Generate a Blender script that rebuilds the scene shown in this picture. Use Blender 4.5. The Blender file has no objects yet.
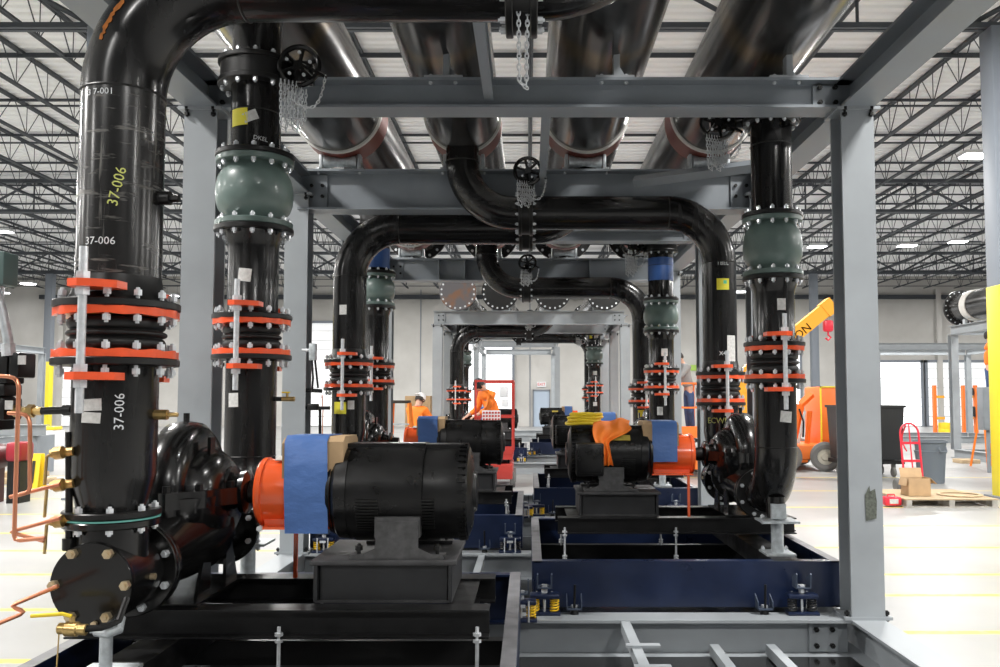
import bpy, math, random
from math import pi, sin, cos, radians, sqrt
from mathutils import Vector, Matrix, Quaternion

random.seed(7)
scn = bpy.context.scene
COL = scn.collection

# ------------------------------------------------------------------ camera
F = 850.0; PITCH = radians(3.3); EYE = 1.61; CX = 529.0
CYP = 400.0 - F * math.tan(PITCH)
cam_d = bpy.data.cameras.new('camera'); cam = bpy.data.objects.new('camera', cam_d); COL.objects.link(cam)
cam.location = (0, 0, EYE); cam.rotation_euler = (pi / 2 + PITCH, 0, 0)
cam_d.sensor_width = 36.0; cam_d.lens = 36.0 * F / 1000.0
cam_d.shift_x = -(CX - 500) / 1000.0; cam_d.shift_y = (CYP - 333.5) / 1000.0
cam_d.clip_start = 0.05; cam_d.clip_end = 300
scn.camera = cam

def W(px, py, Y):
    """world x, z of the photograph's pixel at distance Y"""
    a = (px - CX) / F; b = -(py - CYP) / F
    k = Y / (cos(PITCH) - b * sin(PITCH))
    return a * k, EYE + k * (sin(PITCH) + b * cos(PITCH))

# ------------------------------------------------------------------ colour management, world, lights
vs = scn.view_settings
vs.view_transform = 'Standard'; vs.look = 'None'; vs.gamma = 1.0; vs.use_curve_mapping = False
vs.exposure = 0.04
w = bpy.data.worlds.new('world'); scn.world = w; w.use_nodes = True
bg = w.node_tree.nodes['Background']; bg.inputs[0].default_value = (0.93, 0.97, 1.0, 1); bg.inputs[1].default_value = 0.85
scn.cycles.max_bounces = 6; scn.cycles.diffuse_bounces = 3; scn.cycles.glossy_bounces = 3
scn.cycles.sample_clamp_indirect = 6

def area(loc, sx, sy, power, rot=(0, 0, 0), col=(1, 0.98, 0.95)):
    d = bpy.data.lights.new('bay_light', 'AREA'); d.shape = 'RECTANGLE'; d.size = sx; d.size_y = sy
    d.energy = power; d.color = col
    o = bpy.data.objects.new('bay_light', d); o.location = loc; o.rotation_euler = rot; COL.objects.link(o)
    return o
for lx in (-27.5, -17, -6.5, 4.6, 15.5, 27):
    for ly, pw in ((-6.5, 520), (3.0, 800), (11.0, 850), (22.0, 850), (33.0, 800), (44.0, 750)):
        area((lx, ly, 7.75), 1.2, 0.6, pw)

# ------------------------------------------------------------------ materials
MATS = {}
def mat(name, col, rough=0.5, metal=0.0, coat=0.0, var=0.0, vscale=6.0, stretch=(1, 1, 1), rvar=0.0, emit=None, spec=None, bump=0.0):
    m = bpy.data.materials.new(name); m.use_nodes = True
    nt = m.node_tree; b = nt.nodes['Principled BSDF']
    b.inputs['Base Color'].default_value = (*col, 1); b.inputs['Roughness'].default_value = rough
    b.inputs['Metallic'].default_value = metal; b.inputs['Coat Weight'].default_value = coat
    b.inputs['Coat Roughness'].default_value = 0.12
    if spec is not None: b.inputs['Specular IOR Level'].default_value = spec
    if emit: b.inputs['Emission Color'].default_value = (1, 1, 1, 1); b.inputs['Emission Strength'].default_value = emit
    if var or rvar or bump:
        tc = nt.nodes.new('ShaderNodeTexCoord'); mp = nt.nodes.new('ShaderNodeMapping'); mp.inputs['Scale'].default_value = stretch
        nz = nt.nodes.new('ShaderNodeTexNoise'); nz.inputs['Scale'].default_value = vscale; nz.inputs['Detail'].default_value = 5
        nt.links.new(tc.outputs['Object'], mp.inputs[0]); nt.links.new(mp.outputs[0], nz.inputs['Vector'])
        if var:
            mr = nt.nodes.new('ShaderNodeMapRange'); mr.inputs[1].default_value = 0.3; mr.inputs[2].default_value = 0.7
            mr.inputs[3].default_value = 1 - var; mr.inputs[4].default_value = 1 + var
            hs = nt.nodes.new('ShaderNodeVectorMath'); hs.operation = 'SCALE'; hs.inputs[0].default_value = col
            nt.links.new(nz.outputs[0], mr.inputs[0]); nt.links.new(mr.outputs[0], hs.inputs['Scale'])
            nt.links.new(hs.outputs[0], b.inputs['Base Color'])
        if rvar:
            mr = nt.nodes.new('ShaderNodeMapRange'); mr.inputs[1].default_value = 0.3; mr.inputs[2].default_value = 0.7
            mr.inputs[3].default_value = max(0.02, rough - rvar); mr.inputs[4].default_value = rough + rvar
            nt.links.new(nz.outputs[0], mr.inputs[0]); nt.links.new(mr.outputs[0], b.inputs['Roughness'])
        if bump:
            bp = nt.nodes.new('ShaderNodeBump'); bp.inputs['Strength'].default_value = bump; bp.inputs['Distance'].default_value = 0.01
            nt.links.new(nz.outputs[0], bp.inputs['Height']); nt.links.new(bp.outputs[0], b.inputs['Normal'])
    MATS[name] = m
    return m

M = MATS
mat('pipe_black', (0.008, 0.0078, 0.0078), 0.24, 0.0, 0.12, 0.45, 5, (3, 3, 0.5), 0.09, spec=0.38)
mat('pipe_horizontal', (0.008, 0.0078, 0.0078), 0.24, 0.0, 0.12, 0.45, 5, (0.5, 3, 3), 0.09, spec=0.38)
mat('pump_black', (0.005, 0.005, 0.005), 0.22, 0.0, 0.15, 0.1, 12, rvar=0.04, spec=0.4)
mat('motor_black', (0.006, 0.006, 0.0062), 0.32, 0.0, 0.0, 0.3, 10, rvar=0.07, spec=0.35)
mat('flange_black', (0.007, 0.007, 0.007), 0.38, 0.0, 0.0, 0.3, 10, spec=0.4)
mat('rubber', (0.009, 0.009, 0.009), 0.42, spec=0.35)
mat('frame_black', (0.009, 0.009, 0.0095), 0.40, 0, 0, 0.35, 9, rvar=0.1, spec=0.35)
mat('frame_top', (0.045, 0.045, 0.047), 0.5, 0, 0, 0.4, 9)
mat('pedestal', (0.022, 0.023, 0.025), 0.45, 0, 0, 0.2, 9, spec=0.4)
mat('navy', (0.006, 0.014, 0.046), 0.34, 0, 0.05, 0.2, 5, rvar=0.08)
mat('grey_steel', (0.225, 0.25, 0.275), 0.48, 0, 0, 0.1, 3, rvar=0.08)
mat('grey_light', (0.32, 0.345, 0.365), 0.48, 0, 0, 0.08, 3, rvar=0.08)
mat('building_grey', (0.20, 0.225, 0.26), 0.5)
mat('joist_paint', (0.045, 0.052, 0.062), 0.55)
mat('girder_paint', (0.06, 0.07, 0.082), 0.55)
mat('red_orange', (0.93, 0.11, 0.03), 0.3, 0, 0.4, 0.08, 20)
mat('guard_orange', (0.93, 0.13, 0.03), 0.25, 0, 0.5)
mat('zinc', (0.80, 0.83, 0.86), 0.25, 0.45, 0, 0.15, 40)
mat('galvanised', (0.50, 0.54, 0.56), 0.4, 0.35, 0, 0.2, 30)
mat('chain_zinc', (0.6, 0.62, 0.64), 0.35, 0.5)
mat('yellow_zinc', (0.62, 0.5, 0.32), 0.3, 0.7)
mat('valve_green', (0.115, 0.165, 0.150), 0.38, 0, 0.2, 0.12, 8)
mat('gasket_green', (0.12, 0.38, 0.33), 0.6)
mat('blue_tape', (0.075, 0.17, 0.44), 0.45, bump=0.9, vscale=9, stretch=(1, 1, 1.6))
mat('blue_paint', (0.03, 0.09, 0.28), 0.4)
mat('cardboard', (0.50, 0.34, 0.19), 0.8, var=0.1)
mat('copper', (0.75, 0.30, 0.17), 0.3, 0.8)
mat('brass', (0.55, 0.38, 0.15), 0.3, 0.8, var=0.2, vscale=30)
mat('yellow', (0.90, 0.66, 0.03), 0.45)
mat('safety_yellow', (0.93, 0.78, 0.04), 0.45)
mat('hi_vis_orange', (1.0, 0.24, 0.02), 0.7)
mat('spring_yellow', (0.92, 0.58, 0.02), 0.35)
mat('spring_red', (0.35, 0.02, 0.03), 0.4)
mat('spring_black', (0.02, 0.02, 0.02), 0.4)
mat('sticker_white', (0.62, 0.62, 0.60), 0.6, var=0.15, vscale=50)
mat('sticker_yellow', (0.80, 0.72, 0.05), 0.6)
mat('sticker_green', (0.12, 0.62, 0.35), 0.6)
mat('chalk_white', (0.72, 0.74, 0.76), 0.9)
mat('chalk_yellow', (0.65, 0.68, 0.20), 0.9)
mat('rust', (0.45, 0.14, 0.02), 0.8, var=0.3, vscale=40)
mat('saddle_red', (0.17, 0.035, 0.022), 0.5, 0, 0.1)
mat('saddle_white', (0.68, 0.67, 0.63), 0.5)
mat('skin', (0.62, 0.36, 0.26), 0.55)
mat('hair_dark', (0.03, 0.025, 0.02), 0.7)
mat('cap_white', (0.8, 0.8, 0.8), 0.7)
mat('cap_black', (0.02, 0.02, 0.022), 0.7)
mat('cloth_grey', (0.30, 0.30, 0.30), 0.85)
mat('jeans', (0.05, 0.09, 0.20), 0.85)
mat('trousers_dark', (0.03, 0.035, 0.045), 0.85)
mat('lift_red', (0.45, 0.045, 0.035), 0.4)
mat('lift_orange', (0.90, 0.20, 0.03), 0.4)
mat('crane_yellow', (0.95, 0.42, 0.03), 0.45)
mat('cart_red', (0.75, 0.03, 0.06), 0.35)
mat('bin_grey', (0.14, 0.165, 0.195), 0.6)
mat('bin_black', (0.015, 0.016, 0.018), 0.45)
mat('tyre', (0.16, 0.16, 0.155), 0.8)
mat('wood', (0.50, 0.38, 0.24), 0.8, var=0.2, vscale=8, stretch=(1, 6, 6))
mat('wood_grey', (0.42, 0.40, 0.36), 0.8, var=0.2, vscale=8)
mat('door_paint', (0.42, 0.50, 0.60), 0.5)
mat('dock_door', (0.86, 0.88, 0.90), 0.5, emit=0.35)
mat('daylight_glass', (0.9, 0.95, 1.0), 0.3, emit=1.4)
mat('lamp_face', (1, 1, 1), 0.4, emit=25)
mat('white_paint', (0.75, 0.76, 0.78), 0.5)
mat('green_paint', (0.35, 0.55, 0.10), 0.6)
mat('sign_red', (0.7, 0.03, 0.03), 0.5)
mat('lime_box', (0.10, 0.16, 0.15), 0.5)
mat('dark_red_paint', (0.10, 0.02, 0.02), 0.4)
mat('scuff', (0.10, 0.11, 0.09), 0.7, var=0.4, vscale=60)
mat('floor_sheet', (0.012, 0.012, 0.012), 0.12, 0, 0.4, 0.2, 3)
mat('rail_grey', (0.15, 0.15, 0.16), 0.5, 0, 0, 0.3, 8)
mat('rim_cream', (0.45, 0.43, 0.36), 0.5)
mat('machine_red', (0.33, 0.015, 0.03), 0.4)
mat('unseen_dark_wall', (0.16, 0.165, 0.17), 0.8, var=0.15, vscale=0.6)  # kept dark so that glossy blacks reflect less light
mat('unseen_side_wall', (0.36, 0.36, 0.355), 0.8, var=0.1, vscale=0.6)
mat('deck_white', (0.93, 0.935, 0.94), 0.6)

def nodes_mat(name):
    m = bpy.data.materials.new(name); m.use_nodes = True; MATS[name] = m
    return m, m.node_tree, m.node_tree.nodes['Principled BSDF']

def floor_material():
    m, nt, b = nodes_mat('concrete_floor')
    N, L = nt.nodes.new, nt.links.new
    geo = N('ShaderNodeNewGeometry'); sep = N('ShaderNodeSeparateXYZ'); L(geo.outputs['Position'], sep.inputs[0])
    nz = N('ShaderNodeTexNoise'); nz.inputs['Scale'].default_value = 0.7; nz.inputs['Detail'].default_value = 8; L(geo.outputs['Position'], nz.inputs['Vector'])
    cr = N('ShaderNodeValToRGB'); cr.color_ramp.elements[0].position = 0.3; cr.color_ramp.elements[0].color = (0.28, 0.28, 0.275, 1)
    cr.color_ramp.elements[1].position = 0.7; cr.color_ramp.elements[1].color = (0.37, 0.37, 0.365, 1); L(nz.outputs[0], cr.inputs[0])
    def line(y0, half, side):
        s = N('ShaderNodeMath'); s.operation = 'COMPARE'; s.inputs[1].default_value = y0; s.inputs[2].default_value = half; L(sep.outputs['Y'], s.inputs[0])
        g = N('ShaderNodeMath'); g.operation = 'GREATER_THAN' if side > 0 else 'LESS_THAN'; g.inputs[1].default_value = side * 2.6; L(sep.outputs['X'], g.inputs[0])
        x = N('ShaderNodeMath'); x.operation = 'MULTIPLY'; L(s.outputs[0], x.inputs[0]); L(g.outputs[0], x.inputs[1])
        return x
    acc = None
    for side, ys in ((-1, (5.35, 6.64, 7.96, 9.2, 10.4, 12.1, 14.0, 16.0, 18.2)), (1, (6.0, 7.13, 7.96, 9.4, 11.0, 12.9, 15.2, 17.8))):
        for y0 in ys:
            x = line(y0, 0.045, side)
            if acc is None: acc = x
            else:
                a = N('ShaderNodeMath'); a.operation = 'MAXIMUM'; L(acc.outputs[0], a.inputs[0]); L(x.outputs[0], a.inputs[1]); acc = a
    n2 = N('ShaderNodeTexNoise'); n2.inputs['Scale'].default_value = 9; L(geo.outputs['Position'], n2.inputs['Vector'])
    r2 = N('ShaderNodeMapRange'); r2.inputs[1].default_value = 0.3; r2.inputs[2].default_value = 0.5; r2.inputs[3].default_value = 0.45; r2.inputs[4].default_value = 0.95
    L(n2.outputs[0], r2.inputs[0])
    f = N('ShaderNodeMath'); f.operation = 'MULTIPLY'; L(acc.outputs[0], f.inputs[0]); L(r2.outputs[0], f.inputs[1])
    mx = N('ShaderNodeMix'); mx.data_type = 'RGBA'; mx.inputs[7].default_value = (0.70, 0.56, 0.07, 1)
    L(f.outputs[0], mx.inputs[0]); L(cr.outputs[0], mx.inputs[6]); L(mx.outputs[2], b.inputs['Base Color'])
    b.inputs['Roughness'].default_value = 0.38
floor_material()

def wall_material():
    m, nt, b = nodes_mat('precast_wall')
    N, L = nt.nodes.new, nt.links.new
    geo = N('ShaderNodeNewGeometry'); nz = N('ShaderNodeTexNoise'); nz.inputs['Scale'].default_value = 0.5; nz.inputs['Detail'].default_value = 8
    L(geo.outputs['Position'], nz.inputs['Vector'])
    cr = N('ShaderNodeValToRGB'); cr.color_ramp.elements[0].position = 0.3; cr.color_ramp.elements[0].color = (0.47, 0.46, 0.435, 1)
    cr.color_ramp.elements[1].position = 0.7; cr.color_ramp.elements[1].color = (0.60, 0.59, 0.565, 1)
    L(nz.outputs[0], cr.inputs[0]); L(cr.outputs[0], b.inputs['Base Color']); b.inputs['Roughness'].default_value = 0.85
wall_material()

def header_material():
    m, nt, b = nodes_mat('header_steel')
    N, L = nt.nodes.new, nt.links.new
    geo = N('ShaderNodeNewGeometry'); sep = N('ShaderNodeSeparateXYZ'); L(geo.outputs['Position'], sep.inputs[0])
    mp = N('ShaderNodeMapping'); mp.inputs['Scale'].default_value = (3, 0.35, 3); L(geo.outputs['Position'], mp.inputs[0])
    nz = N('ShaderNodeTexNoise'); nz.inputs['Scale'].default_value = 4; nz.inputs['Detail'].default_value = 6; L(mp.outputs[0], nz.inputs['Vector'])
    cr = N('ShaderNodeValToRGB'); cr.color_ramp.elements[0].position = 0.3; cr.color_ramp.elements[0].color = (0.045, 0.044, 0.043, 1)
    cr.color_ramp.elements[1].position = 0.75; cr.color_ramp.elements[1].color = (0.125, 0.122, 0.12, 1); L(nz.outputs[0], cr.inputs[0])
    n2 = N('ShaderNodeTexNoise'); n2.inputs['Scale'].default_value = 2.5; L(geo.outputs['Position'], n2.inputs['Vector'])
    ad = N('ShaderNodeMath'); ad.operation = 'MULTIPLY_ADD'; ad.inputs[1].default_value = 0.35; ad.inputs[2].default_value = -0.17; L(n2.outputs[0], ad.inputs[0])
    yy = N('ShaderNodeMath'); yy.operation = 'ADD'; L(sep.outputs['Y'], yy.inputs[0]); L(ad.outputs[0], yy.inputs[1])
    d = N('ShaderNodeMath'); d.operation = 'SUBTRACT'; d.inputs[1].default_value = 5.55; L(yy.outputs[0], d.inputs[0])
    ab = N('ShaderNodeMath'); ab.operation = 'ABSOLUTE'; L(d.outputs[0], ab.inputs[0])
    mr = N('ShaderNodeMapRange'); mr.interpolation_type = 'SMOOTHSTEP'; mr.inputs[1].default_value = 0.16; mr.inputs[2].default_value = 0.02; mr.inputs[3].default_value = 0; mr.inputs[4].default_value = 0.5
    L(ab.outputs[0], mr.inputs[0])
    mx = N('ShaderNodeMix'); mx.data_type = 'RGBA'; mx.inputs[7].default_value = (0.30, 0.21, 0.10, 1)
    L(mr.outputs[0], mx.inputs[0]); L(cr.outputs[0], mx.inputs[6]); L(mx.outputs[2], b.inputs['Base Color'])
    b.inputs['Metallic'].default_value = 0.75
    rr = N('ShaderNodeMapRange'); rr.inputs[1].default_value = 0.3; rr.inputs[2].default_value = 0.7; rr.inputs[3].default_value = 0.14; rr.inputs[4].default_value = 0.27
    L(nz.outputs[0], rr.inputs[0]); L(rr.outputs[0], b.inputs['Roughness'])
header_material()

def scratched_pipe():
    """front left riser: black pipe with chalky scrapes and some rust"""
    m, nt, b = nodes_mat('pipe_scraped')
    N, L = nt.nodes.new, nt.links.new
    tc = N('ShaderNodeTexCoord')
    def layer(scale, stretch, lo, hi):
        mp = N('ShaderNodeMapping'); mp.inputs['Scale'].default_value = stretch; L(tc.outputs['Object'], mp.inputs[0])
        nz = N('ShaderNodeTexNoise'); nz.inputs['Scale'].default_value = scale; nz.inputs['Detail'].default_value = 8; nz.inputs['Roughness'].default_value = 0.65
        L(mp.outputs[0], nz.inputs['Vector'])
        r = N('ShaderNodeMapRange'); r.inputs[1].default_value = lo; r.inputs[2].default_value = hi; L(nz.outputs[0], r.inputs[0])
        return r
    a = layer(4, (1.2, 1.2, 9), 0.565, 0.70); c = layer(7, (6, 6, 0.35), 0.59, 0.74); r = layer(3, (1, 1, 5), 0.66, 0.74)
    mxa = N('ShaderNodeMath'); mxa.operation = 'MAXIMUM'; L(a.outputs[0], mxa.inputs[0]); L(c.outputs[0], mxa.inputs[1])
    sc = N('ShaderNodeMath'); sc.operation = 'MULTIPLY'; sc.inputs[1].default_value = 0.60; L(mxa.outputs[0], sc.inputs[0])
    m1 = N('ShaderNodeMix'); m1.data_type = 'RGBA'; m1.inputs[6].default_value = (0.012, 0.0115, 0.011, 1); m1.inputs[7].default_value = (0.27, 0.26, 0.23, 1); L(sc.outputs[0], m1.inputs[0])
    s2 = N('ShaderNodeMath'); s2.operation = 'MULTIPLY'; s2.inputs[1].default_value = 0.5; L(r.outputs[0], s2.inputs[0])
    m2 = N('ShaderNodeMix'); m2.data_type = 'RGBA'; m2.inputs[7].default_value = (0.16, 0.07, 0.03, 1); L(s2.outputs[0], m2.inputs[0]); L(m1.outputs[2], m2.inputs[6])
    L(m2.outputs[2], b.inputs['Base Color'])
    rr = N('ShaderNodeMapRange'); rr.inputs[3].default_value = 0.22; rr.inputs[4].default_value = 0.6; L(mxa.outputs[0], rr.inputs[0]); L(rr.outputs[0], b.inputs['Roughness'])
    b.inputs['Coat Weight'].default_value = 0.3; b.inputs['Coat Roughness'].default_value = 0.15
scratched_pipe()

# ------------------------------------------------------------------ geometry
def frame(axis, ref=None):
    a = Vector(axis).normalized()
    r = Vector(ref) if ref is not None else (Vector((0, 0, 1)) if abs(a.z) < 0.9 else Vector((1, 0, 0)))
    u = (r - a * r.dot(a)).normalized(); v = a.cross(u)
    return u, v, a

class G:
    def __init__(s): s.v = []; s.f = []
    def add(s, vs_, fs): o = len(s.v); s.v += [Vector(p) for p in vs_]; s.f += [tuple(i + o for i in f) for f in fs]; return s
    def box(s, c, d, R=None):
        x, y, z = d[0] / 2, d[1] / 2, d[2] / 2; c = Vector(c)
        vs_ = [Vector((i * x, j * y, k * z)) for i in (-1, 1) for j in (-1, 1) for k in (-1, 1)]
        if R is not None: vs_ = [R @ p for p in vs_]
        return s.add([c + p for p in vs_], [(0, 1, 3, 2), (4, 6, 7, 5), (0, 4, 5, 1), (2, 3, 7, 6), (0, 2, 6, 4), (1, 5, 7, 3)])
    def bb(s, x0, x1, y0, y1, z0, z1): return s.box(((x0 + x1) / 2, (y0 + y1) / 2, (z0 + z1) / 2), (abs(x1 - x0), abs(y1 - y0), abs(z1 - z0)))
    def cbox(s, c, d, bev):
        """box with chamfered edges"""
        import bmesh
        bm = bmesh.new(); bmesh.ops.create_cube(bm, size=1)
        for v in bm.verts: v.co = Vector((v.co.x * d[0], v.co.y * d[1], v.co.z * d[2]))
        bmesh.ops.bevel(bm, geom=bm.edges[:], offset=bev, segments=2, affect='EDGES', profile=0.5)
        bm.verts.index_update(); c = Vector(c)
        s.add([c + v.co for v in bm.verts], [[v.index for v in f.verts] for f in bm.faces]); bm.free(); return s
    def rev(s, prof, o, axis, n=28, a0=0, ref=None):
        u, v, a = frame(axis, ref); o = Vector(o); vs_ = []; fs = []; rings = []
        for t, r in prof:
            if r < 1e-6: rings.append((len(vs_),)); vs_.append(o + a * t)
            else:
                rings.append(tuple(range(len(vs_), len(vs_) + n)))
                for i in range(n):
                    th = a0 + 2 * pi * i / n; vs_.append(o + a * t + (u * cos(th) + v * sin(th)) * r)
        for p, q in zip(rings, rings[1:]):
            if len(p) == 1 and len(q) == 1: continue
            for i in range(n):
                j = (i + 1) % n
                if len(p) == 1: fs.append((p[0], q[j], q[i]))
                elif len(q) == 1: fs.append((p[i], p[j], q[0]))
                else: fs.append((p[i], p[j], q[j], q[i]))
        return s.add(vs_, fs)
    def cyl(s, p0, p1, r0, r1=None, n=24, a0=0, ref=None):
        p0 = Vector(p0); p1 = Vector(p1); L = (p1 - p0).length
        if r1 is None: r1 = r0
        return s.rev([(0, 0), (0, r0), (L, r1), (L, 0)], p0, p1 - p0, n, a0, ref)
    def tube(s, pts, r, n=20, caps=True):
        pts = [Vector(p) for p in pts]; vs_ = []; fs = []; m = len(pts)
        T = [(pts[min(i + 1, m - 1)] - pts[max(i - 1, 0)]).normalized() for i in range(m)]
        u, v, _ = frame(T[0])
        for i in range(m):
            if i: q = T[i - 1].rotation_difference(T[i]); u = q @ u
            u = (u - T[i] * u.dot(T[i])).normalized(); v = T[i].cross(u)
            rr = r[i] if isinstance(r, (list, tuple)) else r
            for k in range(n):
                th = 2 * pi * k / n; vs_.append(pts[i] + (u * cos(th) + v * sin(th)) * rr)
        for i in range(m - 1):
            for k in range(n):
                j = (k + 1) % n; fs.append((i * n + k, i * n + j, (i + 1) * n + j, (i + 1) * n + k))
        if caps: fs.append(tuple(range(n - 1, -1, -1))); fs.append(tuple((m - 1) * n + k for k in range(n)))
        return s.add(vs_, fs)
    def prism(s, poly, o, u, v, depth):
        """polygon in the (u, v) plane at o, extruded by the vector depth"""
        o = Vector(o); u = Vector(u); v = Vector(v); d = Vector(depth); n = len(poly)
        a = [o + u * p[0] + v * p[1] for p in poly]
        return s.add(a + [p + d for p in a], [tuple(range(n - 1, -1, -1)), tuple(range(n, 2 * n))] + [(i, (i + 1) % n, n + (i + 1) % n, n + i) for i in range(n)])
    def ibeam(s, p0, p1, h, wd, up=(0, 0, 1), tf=0.014, tw=0.010):
        """I section; flanges perpendicular to up"""
        p0 = Vector(p0); p1 = Vector(p1); upv, side, a = frame(p1 - p0, up); H = h / 2; B = wd / 2; t = tw / 2
        poly = [(-B, -H), (B, -H), (B, -H + tf), (t, -H + tf), (t, H - tf), (B, H - tf), (B, H), (-B, H), (-B, H - tf), (-t, H - tf), (-t, -H + tf), (-B, -H + tf)]
        return s.prism(poly, p0, side, upv, p1 - p0)
    def channel(s, p0, p1, h, wd, open_dir, tf=0.012, tw=0.009):
        """C section, web at the line p0-p1, flanges towards open_dir, centred in z"""
        p0 = Vector(p0); p1 = Vector(p1); o = Vector(open_dir); H = h / 2
        poly = [(0, -H), (wd, -H), (wd, -H + tf), (tw, -H + tf), (tw, H - tf), (wd, H - tf), (wd, H), (0, H)]
        return s.prism(poly, p0, o, (0, 0, 1), p1 - p0)
    def torus(s, c, axis, R, r, n=28, k=8):
        u, v, a = frame(axis); c = Vector(c); vs_ = []; fs = []
        for i in range(n):
            th = 2 * pi * i / n; d = u * cos(th) + v * sin(th)
            for j in range(k):
                ph = 2 * pi * j / k; vs_.append(c + d * (R + r * cos(ph)) + a * (r * sin(ph)))
        for i in range(n):
            for j in range(k):
                fs.append((i * k + j, ((i + 1) % n) * k + j, ((i + 1) % n) * k + (j + 1) % k, i * k + (j + 1) % k))
        return s.add(vs_, fs)
    def helix(s, c, R, r, h, turns, k=6, npt=14):
        pts = [Vector(c) + Vector((R * cos(2 * pi * i / npt), R * sin(2 * pi * i / npt), h * i / (turns * npt))) for i in range(int(turns * npt) + 1)]
        return s.tube(pts, r, k)

# placing state: canonical coordinates -> world (a half turn about the vertical and a shift)
XF = dict(flip=False, dx=0.0, dy=0.0)
PIV = (0.0, 5.45)
def xf_point(p):
    x, y, z = p
    if XF['flip']: x = 2 * PIV[0] - x; y = 2 * PIV[1] - y
    return Vector((x + XF['dx'], y + XF['dy'], z))
BASE = {}
def thing(name, label, cat, base, group=None):
    o = bpy.data.objects.new(name, None); COL.objects.link(o); o.empty_display_size = 0.1
    o.location = xf_point(base); o.rotation_euler = (0, 0, pi if XF['flip'] else 0)
    o['label'] = label; o['category'] = cat
    if group: o['group'] = group
    BASE[o.name] = Vector(base)
    return o
def mesh(name, g, m, base=Vector((0, 0, 0)), sharp=32):
    me = bpy.data.meshes.new(name); me.from_pydata([v - base for v in g.v], [], g.f); me.materials.append(m if not isinstance(m, str) else M[m])
    me.shade_smooth(); me.set_sharp_from_angle(angle=radians(sharp))
    return me
def part(name, g, m, parent, label=None, sharp=32):
    """a child mesh; g is in canonical coordinates"""
    base = BASE[parent.name]
    o = bpy.data.objects.new(name, mesh(name, g, m, base, sharp)); COL.objects.link(o); o.parent = parent
    BASE[o.name] = base
    if label: o['label'] = label
    return o
def solo(name, g, m, label, cat, base, group=None, kind=None, sharp=32):
    """a thing that is one mesh"""
    b = Vector(base)
    o = bpy.data.objects.new(name, mesh(name, g, m, b, sharp)); COL.objects.link(o)
    o.location = xf_point(base); o.rotation_euler = (0, 0, pi if XF['flip'] else 0); BASE[o.name] = b
    if label: o['label'] = label
    if cat: o['category'] = cat
    if group: o['group'] = group
    if kind: o['kind'] = kind
    return o
def structure(name, g, m):
    return solo(name, g, m, None, None, (0, 0, 0), kind='structure')

CACHE = {}
def placed(name, key, gf, m, parent, pos, axis=(0, 0, 1)):
    """small repeated part (a bolt) sharing mesh data; its own z axis turned to axis"""
    if key not in CACHE: CACHE[key] = mesh(name, gf(), m)
    o = bpy.data.objects.new(name, CACHE[key]); COL.objects.link(o); o.parent = parent
    o.location = Vector(pos) - BASE[parent.name]
    o.rotation_euler = Vector((0, 0, 1)).rotation_difference(Vector(axis)).to_euler()
    return o
def bolt_geo(r, L, hh):
    """stud of length L centred on the origin with a nut at either end"""
    g = G(); g.cyl((0, 0, -L / 2 - hh * 1.4), (0, 0, L / 2 + hh * 1.4), r * 0.5, n=8)
    for sgn in (-1, 1): g.cyl((0, 0, sgn * L / 2), (0, 0, sgn * (L / 2 + hh)), r, n=6)
    return g
def bolts(parent, c, axis, R, n, r, L, hh, a0=0.0, m='zinc', name='bolt', skip=None):
    u, v, a = frame(axis); c = Vector(c)
    for i in range(n):
        th = a0 + 2 * pi * (i + 0.5) / n
        p = c + (u * cos(th) + v * sin(th)) * R
        if skip and skip(p): continue
        placed(name, ('bolt', round(r, 4), round(L, 4), round(hh, 4), m), lambda: bolt_geo(r, L, hh), m, parent, p, axis)

def text_geo(s, size, bend_c=None, R=None, z=0, ang=0, rot=0):
    """letters as a thin mesh wrapped round a vertical pipe of radius R at bend_c; ang is where they sit, -90 deg faces the camera"""
    cu = bpy.data.curves.new('t', 'FONT'); cu.body = s; cu.size = size; cu.align_x = 'CENTER'; cu.align_y = 'CENTER'; cu.extrude = 0.0005
    cu.resolution_u = 2
    ob = bpy.data.objects.new('t', cu); me = bpy.data.meshes.new_from_object(ob)
    g = G(); vs_ = []
    for v in me.vertices:
        x = v.co.x * cos(rot) - v.co.y * sin(rot); y = v.co.x * sin(rot) + v.co.y * cos(rot)
        if R is None: vs_.append((x, v.co.z, y))
        else:
            th = ang + x / R; rr = R + 0.001 + v.co.z
            vs_.append((bend_c[0] + rr * cos(th), bend_c[1] + rr * sin(th), z + y))
    g.add(vs_, [tuple(p.vertices) for p in me.polygons])
    bpy.data.objects.remove(ob); bpy.data.meshes.remove(me); bpy.data.curves.remove(cu)
    return g
def patch(c, R, ang, z, wd, h, tilt=0, t=0.0012):
    """paper sticker wrapped on a vertical pipe"""
    g = G(); n = 6; vs_ = []
    for k in (0, 1):
        for j in (0, 1):
            for i in range(n + 1):
                x = (i / n - 0.5) * wd; y = (j - 0.5) * h
                X = x * cos(tilt) - y * sin(tilt); Yy = x * sin(tilt) + y * cos(tilt)
                th = ang + X / R; rr = R + 0.0006 + k * t
                vs_.append((c[0] + rr * cos(th), c[1] + rr * sin(th), z + Yy))
    m_ = n + 1; fs = []
    for i in range(n):
        fs.append((2 * m_ + i, 2 * m_ + i + 1, 3 * m_ + i + 1, 3 * m_ + i)); fs.append((i, m_ + i, m_ + i + 1, i + 1))
        fs.append((i, i + 1, 2 * m_ + i + 1, 2 * m_ + i)); fs.append((m_ + i, 3 * m_ + i, 3 * m_ + i + 1, m_ + i + 1))
    return g.add(vs_, fs)
def arc(c, d0, d1, R, n=14):
    """quarter arc from c + d0 R to c + d1 R"""
    c = Vector(c); d0 = Vector(d0); d1 = Vector(d1)
    return [c + d0 * (R * cos(pi / 2 * i / n)) + d1 * (R * sin(pi / 2 * i / n)) for i in range(n + 1)]
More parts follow.
